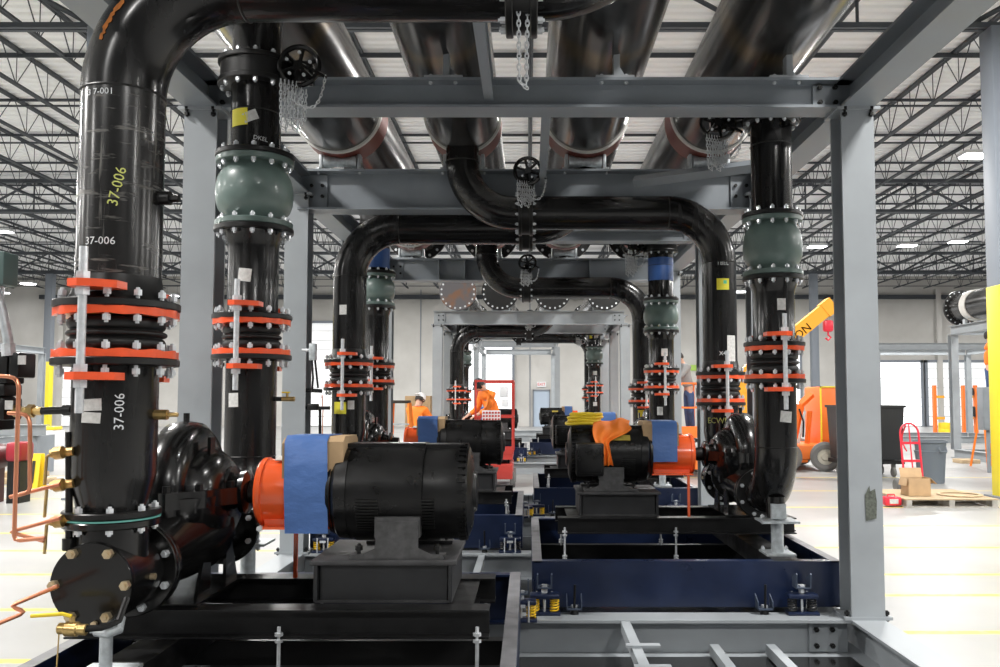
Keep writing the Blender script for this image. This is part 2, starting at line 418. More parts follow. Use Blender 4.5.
def links(pts, step=0.022, r=0.0028, ln=0.016, wd=0.007):
    """a chain of oval links along a polyline"""
    g = G(); pts = [Vector(p) for p in pts]; acc = 0.0; k = 0
    for a, b in zip(pts, pts[1:]):
        L = (b - a).length; d = (b - a).normalized(); t = acc
        while t < L:
            c = a + d * t; u, v, _ = frame(d); s = u if k % 2 else v; k += 1
            ring = [c + d * (ln * cos(2 * pi * i / 8)) + s * (wd * sin(2 * pi * i / 8)) for i in range(8)]
            g.tube(ring + [ring[0]], r, 4, caps=False); t += step
        acc = t - L
    return g

# ================================================================== THE BUILDING
ZT = EYE + 7.6; ZB = EYE + 6.78; GT = EYE + 6.70; GB = EYE + 6.28   # deck underside, joist bottom chord, girder chords
structure('floor', G().bb(-60, 60, -14, 60, -0.2, 0), 'concrete_floor')
structure('wall_back', G().bb(-60, 60, 52, 52.3, 0, ZT), 'precast_wall')
structure('wall_left_unseen', G().bb(-36.3, -36, -14, 52, 0, ZT), 'unseen_side_wall')  # out of view, added to block outside light from the left
structure('wall_front_unseen', G().bb(-36, 40, -14.3, -14, 0, ZT), 'unseen_dark_wall')  # out of view behind the camera, added to shut out light and darken reflections
structure('wall_right_unseen', G().bb(40, 40.3, -14, 52, 0, ZT), 'unseen_side_wall')  # out of view, added to close off outside light from the right
g = G(); pitch = 0.30; n = int(68 / pitch); prof = []
for i in range(n):
    y = -12 + i * pitch
    prof += [(y, ZT + 0.05), (y + 0.17, ZT + 0.05), (y + 0.20, ZT), (y + 0.27, ZT)]
vs_ = [(x, y, z) for x in (-60, 60) for y, z in prof]; m_ = len(prof)
g.add(vs_, [(i, i + 1, m_ + i + 1, m_ + i) for i in range(m_ - 1)])
structure('ceiling', g, 'deck_white')

# open web joists along Y, one mesh shared
JY0, JY1 = 1.0, 51.5
def joist_meshes():
    top = G(); bot = G(); web = G()
    for sx in (-0.03, 0.03):
        top.bb(sx - 0.022, sx + 0.022, JY0, JY1, ZT - 0.07, ZT); bot.bb(sx - 0.022, sx + 0.022, JY0, JY1, ZB, ZB + 0.05)
    y = JY0 + 0.6; p = 1.17
    while y < JY1 - 0.6:
        a = (0, y, ZB + 0.02)
        for dy in (-0.56, 0.0, 0.56):
            b = (0, y + dy, ZT - 0.03)
            web.cyl(a, b, 0.014 if dy else 0.011, n=4)
        y += p
    return top, bot, web
jt, jb, jw = joist_meshes()
jm = [mesh('top_chord', jt, 'joist_paint'), mesh('bottom_chord', jb, 'joist_paint'), mesh('web', jw, 'joist_paint')]
k = -21
while k <= 21:
    x = 0.03 + 1.85 * k
    o = bpy.data.objects.new('roof_joist', None); COL.objects.link(o); o.location = (x, 0, 0)
    o['label'] = 'dark open web steel joist running away under the white roof deck'; o['category'] = 'roof joist'; o['group'] = 'open web joists under the roof deck'
    for nm, me in zip(('top_chord', 'bottom_chord', 'web'), jm):
        c = bpy.data.objects.new(nm, me); COL.objects.link(c); c.parent = o
    k += 1
# bridging rods across the joists
y = 4.0; i = 0
bt = mesh('bridging_rod', G().bb(-40, 40, -0.03, 0.03, ZT - 0.10, ZT - 0.04), 'joist_paint')
bb_ = mesh('bridging_rod', G().bb(-40, 40, -0.02, 0.02, ZB - 0.01, ZB + 0.03), 'joist_paint')
while y < 51:
    for me, dy, lab, gr in ((bt, 0, 'thin dark bridging bar crossing the joists just below the roof deck', 'upper bridging bars'), (bb_, 1.15, 'thin dark bridging bar crossing the bottom chords of the roof joists', 'lower bridging bars')):
        o = bpy.data.objects.new('bridging_bar', me); COL.objects.link(o); o.location = (0, y + dy, 0)
        o['label'] = lab; o['category'] = 'bridging bar'; o['group'] = gr
    y += 2.83
# girder trusses across X and building columns
def girder(Y, label):
    t = thing('girder_truss', label, 'truss', (0, Y, GB), 'girder trusses carrying the joists')
    gt = G(); gb_ = G(); gw = G()
    for s_ in (-0.06, 0.06):
        gt.bb(-35.9, 42, Y + s_ - 0.04, Y + s_ + 0.04, GT - 0.12, GT); gb_.bb(-35.9, 42, Y + s_ - 0.04, Y + s_ + 0.04, GB, GB + 0.09)
    k = -18
    while k <= 22:
        x = 0.03 + 1.85 * k
        gw.cyl((x, Y, GB + 0.05), (x, Y, GT - 0.05), 0.03, n=4)
        if k % 2 == 0:
            for s_ in (-1, 1): gw.cyl((x, Y, GB + 0.05), (x + s_ * 1.85, Y, GT - 0.05), 0.045, n=4)
        k += 1
    part('top_chord', gt, 'girder_paint', t); part('bottom_chord', gb_, 'girder_paint', t); part('web', gw, 'girder_paint', t)
GT = ZB + 0.62
for Y, lab in ((14.1, 'nearest deep girder truss crossing the hall below the roof'), (28.2, 'second deep girder truss crossing the hall below the roof'), (42.2, 'third deep girder truss, farthest in, crossing the hall')):
    girder(Y, lab)
def building_column(x, Y, label, wd=0.36, guard=True):
    t = thing('building_column', label, 'column', (x, Y, 0), 'tall columns of the hall')
    part('shaft', G().cbox((x, Y, GB / 2), (wd, wd, GB), 0.02), 'building_grey', t)
    if guard: part('guard_sleeve', G().cbox((x, Y, 1.76), (wd + 0.02, wd + 0.02, 3.5), 0.02), 'safety_yellow', t, 'yellow column guard')
    part('base_plate', G().bb(x - 0.3, x + 0.3, Y - 0.3, Y + 0.3, 0, 0.03), 'building_grey', t)
building_column(7.94, 14.1, 'grey hall column with yellow guard sleeve at the right edge', 0.40)
building_column(-7.24, 14.1, 'grey hall column with yellow guard behind the nearest left riser')
building_column(-23.9, 42.2, 'distant grey hall column with yellow guard near the left edge')
building_column(14.2, 42.2, 'distant grey hall column behind the lifted yellow crane boom', guard=False)

# high bay lamps
def bay(px, py, Y, label):
    x, z = W(px, py, Y)
    t = thing('high_bay_lamp', label, 'ceiling lamp', (x, Y, z))
    part('housing', G().cbox((x, Y, z + 0.06), (0.72, 0.50, 0.10), 0.02), 'white_paint', t)
    part('diffuser', G().bb(x - 0.33, x + 0.33, Y - 0.22, Y + 0.22, z - 0.01, z + 0.005), 'lamp_face', t)
    gg = G()
    for s_ in (-0.3, 0.3): gg.cyl((x + s_, Y, z + 0.1), (x + s_, Y, ZB), 0.008, n=5)
    gg.bb(x - 1.0, x + 1.0, Y - 0.02, Y + 0.02, ZB - 0.03, ZB + 0.005); part('hanger', gg, 'joist_paint', t)
for a in ((975, 156, 22, 'bright high bay lamp at upper right beside the grey column top'), (907, 246, 35, 'bright high bay lamp right of the front right frame column'),
          (817, 247, 35, 'bright high bay lamp left of the front right frame column'), (741, 292, 50, 'small bright high bay lamp behind the right discharge riser'),
          (28, 284, 47, 'bright high bay lamp at left, right of the hall column'), (2, 232, 33, 'bright high bay lamp cut by the left edge'),
          (172, 296, 50, 'bright high bay lamp behind the nearest left expansion joint'), (847, 262, 44, 'small high bay lamp behind the front right frame column'),
          (2, 293, 50, 'small high bay lamp low at the left edge'), (958, 242, 36, 'high bay lamp above the raised pipe stub')):
    bay(*a)

# dock doors, door, exit sign on the back wall
def dock(n, x0, x1, z1, m='dock_door'):
    g = G(); z = 0.05
    while z < z1 - 0.05: g.bb(x0, x1, 51.86, 51.93, z, min(z + 0.55, z1)); z += 0.58
    d = solo('door_%d' % n, g, m, None, None, ((x0 + x1) / 2, 51.9, 0), kind='structure')
    fr = G().bb(x0 - 0.15, x0, 51.8, 52.0, 0, z1 + 0.15).bb(x1, x1 + 0.15, 51.8, 52.0, 0, z1 + 0.15).bb(x0 - 0.15, x1 + 0.15, 51.8, 52.0, z1, z1 + 0.15)
    part('door_frame', fr, 'building_grey', d)
def xat(px, Y=51.8): return (px - CX) * Y / F
dock(1, xat(62), xat(112), 4.2); dock(2, xat(308), xat(345), 6.3); dock(3, xat(468), xat(512), 5.0, 'daylight_glass')
dock(4, xat(776), xat(800), 4.4, 'daylight_glass'); dock(5, xat(872), xat(921), 3.9, 'daylight_glass'); dock(6, xat(928), xat(990), 3.9, 'dock_door')
x0, x1 = xat(534), xat(549)
d7 = structure('door_7', G().bb(x0, x1, 51.9, 51.96, 0, 2.15), 'door_paint')
part('door_frame', G().bb(x0 - 0.08, x0, 51.85, 52, 0, 2.25).bb(x1, x1 + 0.08, 51.85, 52, 0, 2.25).bb(x0 - 0.08, x1 + 0.08, 51.85, 52, 2.15, 2.25), 'building_grey', d7)
part('door_handle', G().bb(x1 - 0.15, x1 - 0.08, 51.84, 51.9, 0.95, 1.1), 'zinc', d7)
t = thing('exit_sign', 'small white sign with red letters above the far grey door', 'sign', ((x0 + x1) / 2, 51.9, 2.5))
part('sign_box', G().bb((x0 + x1) / 2 - 0.28, (x0 + x1) / 2 + 0.28, 51.88, 52, 2.4, 2.72), 'white_paint', t)
tg = text_geo('EXIT', 0.24); tg.v = [v + Vector(((x0 + x1) / 2, 51.87, 2.56)) for v in tg.v]; part('lettering', tg, 'sign_red', t)
# pilasters and horizontal steel on the back wall, precast joints
for i, px in enumerate((60, 128, 300, 352, 640, 752, 940)):
    structure('trim_%d' % (i + 1), G().bb(xat(px) - 0.15, xat(px) + 0.15, 51.7, 52, 0, ZB), 'building_grey' if i % 2 else 'precast_wall')
for i, px in enumerate((95, 205, 420, 530, 585, 700, 850)):
    structure('trim_%d' % (i + 10), G().bb(xat(px) - 0.03, xat(px) + 0.03, 51.97, 52, 0, ZB), 'building_grey')
structure('trim_20', G().bb(-30, 30, 51.75, 52, ZB - 0.6, ZB - 0.35), 'joist_paint')
structure('trim_21', G().bb(xat(640), xat(715), 51.9, 52, 3.4, 3.75), 'green_paint')

# ================================================================== GREY SKID MODULES
HW = 2.115; BT = 0.24; RB = 3.495; RT = 3.693
def steel_column(x, Y, label, m='grey_light', top=RB, group=None):
    t = thing('steel_column', label, 'column', (x, Y, BT))
    g = G().ibeam((x, Y, BT + 0.02), (x, Y, top - 0.02), 0.20, 0.21, up=(0, 1, 0), tf=0.016)
    part('shaft', g, m, t)
    part('base_plate', G().bb(x - 0.15, x + 0.15, Y - 0.105, Y + 0.105, BT, BT + 0.02), m, t)
    part('cap_plate', G().bb(x - 0.14, x + 0.14, Y - 0.125, Y + 0.115, top - 0.02, top), m, t)
    for sx in (-1, 1):
        placed('bolt', 'blackbolt', lambda: bolt_geo(0.017, 0.02, 0.018), 'flange_black', t, (x + sx * 0.125, Y - 0.075, BT + 0.02))
        placed('bolt', 'blackbolt', None, None, t, (x + sx * 0.085, Y - 0.112, top - 0.03))
    return t
def cross_beam(Y, z0, z1, label, m='grey_steel', wd=0.20, stiff=(), hw=HW - 0.01):
    t = thing('cross_beam', label, 'beam', (0, Y, z0))
    part('beam_section', G().ibeam((-hw, Y, (z0 + z1) / 2), (hw, Y, (z0 + z1) / 2), z1 - z0, wd, tf=0.018), m, t)
    g = G()
    for s_ in (-1, 1): g.bb(s_ * (hw - 0.16) - 0.09, s_ * (hw - 0.16) + 0.09, Y - 0.03, Y - 0.008, z0 + 0.03, z1 - 0.03)
    part('end_plate', g, m, t)
    for s_ in (-1, 1):
        for k in (-1, 1):
            for j in (-1, 1):
                placed('bolt', 'blackbolt', lambda: bolt_geo(0.017, 0.02, 0.018), 'flange_black', t, (s_ * (hw - 0.16) + k * 0.05, Y - 0.032, (z0 + z1) / 2 + j * 0.05), (0, 1, 0))
    for x in stiff:
        part('stiffener', G().bb(x - 0.01, x + 0.01, Y - wd / 2, Y + wd / 2, z0 + 0.02, z1 - 0.02), m, t)
    return t
def run_beam(name, x, y0, y1, z0, z1, label, m, wd=0.20):
    t = thing(name, label, 'beam', (x, y0, z0))
    part('beam_section', G().ibeam((x, y0, (z0 + z1) / 2), (x, y1, (z0 + z1) / 2), z1 - z0, wd, tf=0.018), m, t)
    return t

portals = ((5.48, 'nearest'), (7.75, 'second'), (10.1, 'third'), (12.5, 'fourth'))
for Y, w_ in portals:
    for s_, sd in ((-1, 'left'), (1, 'right')):
        steel_column(s_ * HW, Y, 'grey steel I column on the %s side of the %s frame' % (sd, w_), 'grey_light' if s_ > 0 or Y > 5.5 else 'grey_light')
cross_beam(5.48, RB, RT, 'nearest overhead grey cross beam under the large header pipes')
cross_beam(7.75, 3.34, 3.71, 'second overhead deep grey cross beam carrying the pipe rollers', wd=0.24)
cross_beam(10.1, RB, RT - 0.06, 'third overhead grey cross beam behind the second suction line')
cross_beam(12.5, 3.36, 3.69, 'fourth overhead deep grey cross beam with the pipe rollers far in', wd=0.24, stiff=(-1.33, -0.95, 0.9))
for Y, w_ in portals:
    cross_beam(Y, 0.0, BT, 'grey base cross beam on the floor between the %s pair of columns' % w_, m='grey_light', hw=HW - 0.10)
for s_, sd in ((-1, 'left'), (1, 'right')):
    run_beam('top_rail', s_ * HW, 2.2, 13.0, RB, RT, 'long grey %s top rail running back over the frame columns' % sd, 'grey_steel', 0.21)
    run_beam('base_rail', s_ * HW, 2.2, 13.0, 0.0, BT, 'long grey %s base rail on the floor under the frame columns' % sd, 'grey_light', 0.21)
# aisle members between the two rows of skids
for (x, y0, y1, lab) in ((0.60, 2.4, 5.38, 'light grey floor strut with cross plates in front of the nearest right skid'), (-0.42, 5.58, 7.65, 'light grey floor strut behind the nearest motor'),
                         (1.5, 3.4, 5.38, 'grey floor strut low in the bottom right foreground'), (1.15, 2.6, 5.38, 'second grey floor strut low in the bottom right foreground')):
    low = 0 if x < 1 else 0.14
    t = thing('floor_strut', lab, 'strut', (x, y0, 0.0))
    part('bar', G().bb(x - 0.028, x + 0.028, y0, y1, 0.17 - low, 0.235 - low), 'grey_light', t)
    if x == 0.60:
        for yy in (4.05, 4.42, 4.80): part('cross_plate', G().bb(x - 0.06, x + 0.13, yy, yy + 0.05, 0.236, 0.25), 'grey_light', t)
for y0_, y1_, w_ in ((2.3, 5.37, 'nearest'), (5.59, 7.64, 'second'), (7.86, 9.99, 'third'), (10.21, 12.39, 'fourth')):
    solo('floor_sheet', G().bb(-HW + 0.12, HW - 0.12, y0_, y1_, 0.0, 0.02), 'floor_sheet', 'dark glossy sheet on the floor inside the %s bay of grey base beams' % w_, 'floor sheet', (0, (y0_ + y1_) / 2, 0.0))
# overhead longitudinals, brace, guide posts
run_beam('stub_beam', -0.26, 3.9, 5.40, RB + 0.05, RT, 'short grey beam running towards the camera from the nearest overhead beam', 'grey_steel', 0.06)
run_beam('stub_beam', 0.12, 5.56, 7.62, RB + 0.05, RT, 'grey hanger beam between the first two overhead beams beside the third header', 'grey_steel', 0.06)
t = thing('brace_angle', 'grey angle brace lying aslant in front of the second overhead beam', 'brace', (0.9, 7.5, 3.5))
p0 = Vector((W(634, 182, 7.55)[0], 7.5, W(634, 182, 7.5)[1])); p1 = Vector((W(748, 165, 7.2)[0], 7.0, W(748, 166, 7.0)[1]))
part('bar', G().tube([p0, p0 + (p1 - p0) * 0.5, p1], 0.055, 4), 'grey_steel', t)
for i, (px, lab) in enumerate(((447, 'second'), (616, 'third'), (787, 'fourth'))):
    x = W(px, 76, 5.48)[0]
    t = thing('guide_post', 'small grey post from the nearest overhead beam to the %s header from the left' % lab, 'post', (x, 5.48, RT))
    part('post', G().bb(x - 0.02, x + 0.02, 5.42, 5.50, RT + 0.01, RT + 0.34 if i < 2 else RT + 0.36), 'grey_light', t)
    part('foot_plate', G().bb(x - 0.14, x + 0.11, 5.38, 5.55, RT, RT + 0.014), 'grey_light', t)
    part('gusset', G().prism([(0.02, 0), (0.08, 0), (0.02, 0.10)], (x, 5.475, RT + 0.012), (1, 0, 0), (0, 0, 1), (0, 0.012, 0)), 'grey_light', t)
    for dx in (-0.10, 0.06): placed('bolt', 'zb', lambda: bolt_geo(0.014, 0.03, 0.014), 'zinc', t, (x + dx, 5.42, RT))

# ------------------------------------------------------------------ header pipes on rollers
def roller(x, Y, z, r, label):
    t = thing('pipe_roller', label, 'pipe roller', (x, Y, z))
    prof = [(-0.15, 0), (-0.15, 0.062), (-0.13, 0.062), (-0.09, 0.050), (0, 0.038), (0.09, 0.050), (0.13, 0.062), (0.15, 0.062), (0.15, 0)]
    part('roller', G().rev(prof, (x, Y, z + 0.095), (1, 0, 0), 24), 'galvanised', t)
    part('base_plate', G().bb(x - 0.21, x + 0.21, Y - 0.08, Y + 0.08, z, z + 0.014), 'galvanised', t)
    for s_ in (-1, 1):
        part('bracket', G().cbox((x + s_ * 0.175, Y, z + 0.085), (0.03, 0.10, 0.15), 0.006).bb(x + s_ * 0.195 - 0.02, x + s_ * 0.195 + 0.02, Y - 0.07, Y + 0.07, z + 0.012, z + 0.03), 'galvanised', t)
        placed('bolt', 'zb', None, None, t, (x + s_ * 0.19, Y - 0.07, z - 0.002))
HEAD = ((-1.74, 0.395, 'leftmost'), (-0.60, 0.335, 'second from the left'), (0.52, 0.385, 'third from the left'), (1.66, 0.365, 'rightmost'))
def header(x, r, word, y0, y1, zr, yrs, blind_near=False, lift=0.145):
    zc = zr + lift + r
    t = thing('header_pipe', '%s of the large dark steel header pipes %s' % (word, 'overhead' if not blind_near else 'of the distant frame'), 'pipe', (x, y0, zc))
    part('pipe_wall', G().rev([(0, r - 0.01), (0, r), (y1 - y0, r), (y1 - y0, r - 0.01)], (x, y0, zc), (0, 1, 0), 48), 'header_steel', t)
    fl = []
    for yf in ([y0, y1] if blind_near else [y1]):
        ef = part('end_flange', G().rev([(-0.03, r + 0.0), (-0.03, r + 0.10), (0.03, r + 0.10), (0.03, r)], (x, yf, zc), (0, 1, 0), 40), 'flange_black', t); fl.append(yf)
        bolts(ef, (x, yf, zc), (0, 1, 0), r + 0.055, 20, 0.022, 0.10, 0.02)
    if blind_near: part('blind_plate', G().cyl((x, y0 - 0.06, zc), (x, y0 - 0.03, zc), r + 0.10, n=40), 'blind_rusty' if word == 'leftmost' else 'flange_black', t, 'dark blind plate')
    for yr in yrs:
        part('saddle', G().rev([(-0.16, r + 0.001), (-0.16, r + 0.012), (0.16, r + 0.012), (0.16, r + 0.001)], (x, yr, zc), (0, 1, 0), 48), 'saddle_red', t, 'dark red primed pipe saddle')
        part('band', G().rev([(-0.025, r + 0.001), (-0.025, r + 0.018), (0.02, r + 0.018), (0.02, r + 0.001)], (x, yr - 0.175, zc), (0, 1, 0), 48), 'saddle_white', t, 'off white band round the pipe')
    return zc
mat('blind_rusty', (0.085, 0.075, 0.075), 0.5, 0.2, 0, 0.5, 7)
def blind_nodes():
    m = M['blind_rusty']; nt = m.node_tree; b = nt.nodes['Principled BSDF']; nz = nt.nodes.new('ShaderNodeTexNoise'); nz.inputs['Scale'].default_value = 3
    cr = nt.nodes.new('ShaderNodeValToRGB'); cr.color_ramp.elements[0].position = 0.5; cr.color_ramp.elements[0].color = (0.09, 0.085, 0.09, 1); cr.color_ramp.elements[1].position = 0.62; cr.color_ramp.elements[1].color = (0.16, 0.08, 0.045, 1)
    tc = nt.nodes.new('ShaderNodeTexCoord'); nt.links.new(tc.outputs['Object'], nz.inputs[0]); nt.links.new(nz.outputs[0], cr.inputs[0]); nt.links.new(cr.outputs[0], b.inputs['Base Color'])
blind_nodes()
ZH = []
for (x, r, word) in HEAD:
    ZH.append(header(x, r, word, 2.6, 13.1, 3.71, (7.75, 12.5)))
    for Y, z, pw in ((7.75, 3.71, 'second'), (12.5, 3.69, 'fourth')):
        roller(x, Y, z, r, 'galvanised pipe roller under the %s header on the %s overhead beam' % (word.replace('second from', '2nd from') if 0 else word, pw))

# ================================================================== PUMP SETS
def flange(parent, c, axis, r_in, R, th, m='flange_black', name='flange', n=40):
    u, v, a = frame(axis); c = Vector(c)
    b = 0.004
    return part(name, G().rev([(-th / 2, r_in), (-th / 2, R - b), (-th / 2 + b, R), (th / 2 - b, R), (th / 2, R - b), (th / 2, r_in)], c, axis, n), m, parent)

def expansion_joint(x, y, zt, zb, rp, rf, label, nb=12, front=1):
    """zt, zb: outer faces of the steel flanges' red rings; axis vertical at x, y"""
    zm = (zt + zb) / 2; H = zt - zb
    t = thing('expansion_joint', label, 'expansion joint', (x, y, zb))
    th = 0.028; rt = 0.026
    rub_t = zt - rt - 0.004; rub_b = zb + rt + 0.004; h = rub_t - rub_b
    prof = [(0, rp * 0.95), (0, rp * 1.05)]
    for k in range(3):
        c = h * (0.2 + 0.3 * k); a = h * (0.18 if k != 1 else 0.10); A = rp * (0.11 if k != 1 else 0.14)
        for i in range(9):
            ph = -pi / 2 + pi * i / 8
            prof.append((c + a * sin(ph), rp * 1.03 + A * cos(ph)))
    prof += [(h, rp * 1.05), (h, rp * 0.95)]
    part('rubber_bellows', G().rev(prof, (x, y, rub_b), (0, 0, 1), 40), 'rubber', t, sharp=60)
    rings = []
    for zz in (zt - rt / 2, zb + rt / 2):
        g = G(); n = 12; N_ = n * 6; vs_ = []; prf = []
        for i in range(N_):
            th_ = 2 * pi * i / N_; ph = (i % 6) / 6 * 2 * pi
            R = rf * (0.985 - 0.018 * (1 - cos(ph))); hh = rt / 2 + 0.006 * (0.5 + 0.5 * cos(ph))
            for (r_, z_) in ((rp * 1.05, -rt / 2), (rp * 1.05, rt / 2), (R, hh), (R, -hh)):
                vs_.append((x + r_ * cos(th_), y + r_ * sin(th_), zz + z_))
        fs = []
        for i in range(N_):
            j = (i + 1) % N_
            for q in range(4): fs.append((i * 4 + q, i * 4 + (q + 1) % 4, j * 4 + (q + 1) % 4, j * 4 + q))
        g.add(vs_, fs); rings.append(part('retaining_ring', g, 'red_orange', t, 'orange red retaining ring', sharp=40))
    # bolts through ring and steel flange; the steel flanges belong to the pipes
    for zz, sg, rg in ((zt, 1, rings[0]), (zb, -1, rings[1])):
        bolts(rg, (x, y, zz + sg * 0.006), (0, 0, 1), rf * 0.875, nb, 0.0165 * rf / 0.24, 0.075, 0.022)
    # tie rods with red ears, front and back
    for sg in (-1, 1):
        yr = y + sg * (rf + 0.028); xr = x - 0.005
        rod = part('tie_rod', G().cyl((xr, yr, zb - 0.21), (xr, yr, zt + 0.21), 0.0155, n=12), 'zinc', t)
        for zz, s2 in ((zt + 0.075, 1), (zb - 0.075, -1)):
            g = G()
            poly = [(-0.062, 0.035), (-0.05, 0.055), (0.0, 0.06), (0.11, 0.03), (0.135, -0.02), (0.13, -0.06), (0.0, -0.10), (-0.05, -0.03)]
            poly = [(a_, -sg * 0 + (b_ if sg < 0 else -b_) * -1) for a_, b_ in poly]
            pts = [(a_, -b_ if sg < 0 else b_) for a_, b_ in [(-0.052, -0.01), (-0.042, 0.03), (0, 0.044), (0.05, 0.03), (0.115, -0.02), (0.12, -0.09), (-0.04, -0.09)]]
            if sg > 0: pts = pts[::-1]
            g.prism(pts, (xr, yr, zz - 0.014), (1, 0, 0), (0, 1, 0), (0, 0, 0.028))
            part('rod_ear', g, 'red_orange', rod, 'orange red tie rod ear')
            for s3 in (-1, 1):
                part('rod_nut', G().cyl((xr, yr, zz + s3 * 0.015), (xr, yr, zz + s3 * 0.043), 0.026, n=6), 'zinc', rod)
    return t

def check_valve(x, y, z0, z1, rp, rf, label, nb=12, m='valve_green'):
    t = thing('check_valve', label, 'valve', (x, y, z0))
    H = z1 - z0; ft = 0.034
    prof = [(ft, rp), (ft + 0.001, rf * 0.74), (H * 0.15, rf * 0.76), (H * 0.19, rf * 0.84), (H * 0.25, rf * 0.92), (H * 0.34, rf * 0.975), (H * 0.47, rf * 1.0), (H * 0.60, rf * 0.985), (H * 0.70, rf * 0.95), (H * 0.78, rf * 0.88), (H * 0.83, rf * 0.80), (H * 0.86, rf * 0.76), (H - ft, rf * 0.72), (H - ft, rp)]
    part('valve_body', G().rev(prof, (x, y, z0), (0, 0, 1), 44), m, t, sharp=50)
    fl = [flange(t, (x, y, zc), (0, 0, 1), rp, rf, ft, m) for zc in (z0 + ft / 2, z1 - ft / 2)]
    if XF['flip']: part('name_plate', patch((x, y), rf * 0.99, pi + 0.35, z0 + H * 0.5, 0.06, 0.045), 'blue_paint', t)
    for zz, f_ in ((z0, fl[0]), (z1, fl[1])):
        bolts(f_, (x, y, zz), (0, 0, 1), rf * 0.88, nb, 0.0165 * rf / 0.24, 0.066, 0.022)
    return t

def butterfly(c, axis, rf, label, wheel, chain_h, nb=12, ln=0.13, wr=0.105, chainm='chain_zinc', loop=True, far=False):
    """valve at c between two flanges; wheel is the chain wheel's centre, facing the camera"""
    S = -1 if XF['flip'] else 1; V = lambda x, y, z: Vector((x * S, y * S, z))
    c = Vector(c); t = thing('butterfly_valve', label, 'valve', tuple(c)); wl = Vector(wheel)
    body = part('valve_body', G().rev([(-ln / 2 + 0.03, rf * 0.5), (-ln / 2 + 0.03, rf * 0.94), (ln / 2 - 0.03, rf * 0.94), (ln / 2 - 0.03, rf * 0.5)], c, axis, 32), 'flange_black', t)
    a = Vector(axis)
    for sg in (-1, 1): flange(t, c + a * sg * (ln / 2 - 0.016), axis, rf * 0.6, rf, 0.03)
    bolts(body, c, axis, rf * 0.87, nb, 0.0155 * rf / 0.24, ln, 0.02)
    st = (wl - c); st.y = 0; d = st.normalized()
    part('gearbox', G().cbox(c + d * (rf + 0.06) + Vector((0, -0.02, 0)), (0.12, 0.10, 0.13), 0.015).cyl(c, c + d * (rf + 0.05), 0.035, n=12), 'pump_black', t)
    part('wheel_shaft', G().cyl(wl, wl + V(0, 0.14, 0), 0.014, n=8).box((wl + c + d * (rf + 0.06)) / 2 + V(0, 0.08, 0), (abs(wl.x - c.x - d.x * rf) * 0.8 + 0.05, 0.05, abs(wl.z - c.z - d.z * rf) * 0.8 + 0.05)), 'pump_black', t)
    g = G().torus(wl, (0, 1, 0), wr, 0.016, 28, 8).cyl(wl + Vector((0, -0.02, 0)), wl + Vector((0, 0.02, 0)), 0.03, n=12)
    for i in range(6):
        th = 2 * pi * i / 6 + 0.3; g.cyl(wl, wl + Vector((cos(th), 0, sin(th))) * wr, 0.012, n=6)
    cw_ = part('chain_wheel', g, 'pump_black', t)
    g = G()
    for i in range(5):
        th = 2 * pi * i / 5 + 0.2; p = wl + V(cos(th) * wr * 0.62, -0.02, sin(th) * wr * 0.62); g.cyl(p, p + V(0, -0.012, 0), 0.010, n=6)
    part('wheel_bolt', g, 'zinc', cw_)
    part('chain_guide', G().tube([wl + V(wr * 0.2, -0.02, 0), wl + V(wr * 1.25, -0.03, -wr * 0.55), wl + V(wr * 1.45, -0.03, -wr * 0.7)], 0.010, 6), 'pump_black', t)
    g = G(); st_ = 0.034 if far else 0.022; kw = dict(step=st_, r=0.004 if far else 0.0028)
    gl = wl + V(-wr * 0.35, -0.05, -wr * 0.95)
    for k in range(6 if loop else 1):
        dx = (k - 2.5) * 0.02 if loop else 0.035; L = chain_h * (1 - 0.13 * (k % 3))
        pts = [gl + V(dx, 0.01 * k, 0), gl + V(dx + 0.008, -0.01 + 0.008 * k, -L), gl + V(dx + 0.035, 0.005 * k, -L - 0.02), gl + V(dx + 0.045, 0.01, -L * 0.2)]
        gg = links(pts, **kw); g.add(gg.v, gg.f)
    if loop:
        p1 = wl + V(wr * 1.4, -0.03, -wr * 0.7); p2 = gl + V(0.03, -0.01, -0.12)
        pts = [p1 + (p2 - p1) * (i / 8) + V(0.03 * sin(pi * i / 8), 0, -0.10 * sin(pi * i / 8)) for i in range(9)]
        gg = links(pts, **kw); g.add(gg.v, gg.f)
    part('chain', g, chainm, t, 'hanging steel chain')
    return t

def sticker(parent, c, R, ang, z, wd, h, m, tilt=0):
    p = part('sticker', patch(c, R, ang, z, wd, h, tilt), m, parent, {'sticker_white': 'white paper sticker', 'sticker_yellow': 'yellow paper sticker', 'sticker_green': 'round green dot sticker'}[m])
    return p
def writing(parent, txt, size, c, R, ang, z, m='chalk_white', rot=0):
    part('chalk_writing', text_geo(txt, size, c, R, z, ang, rot), m, parent, 'hand written chalk marking')

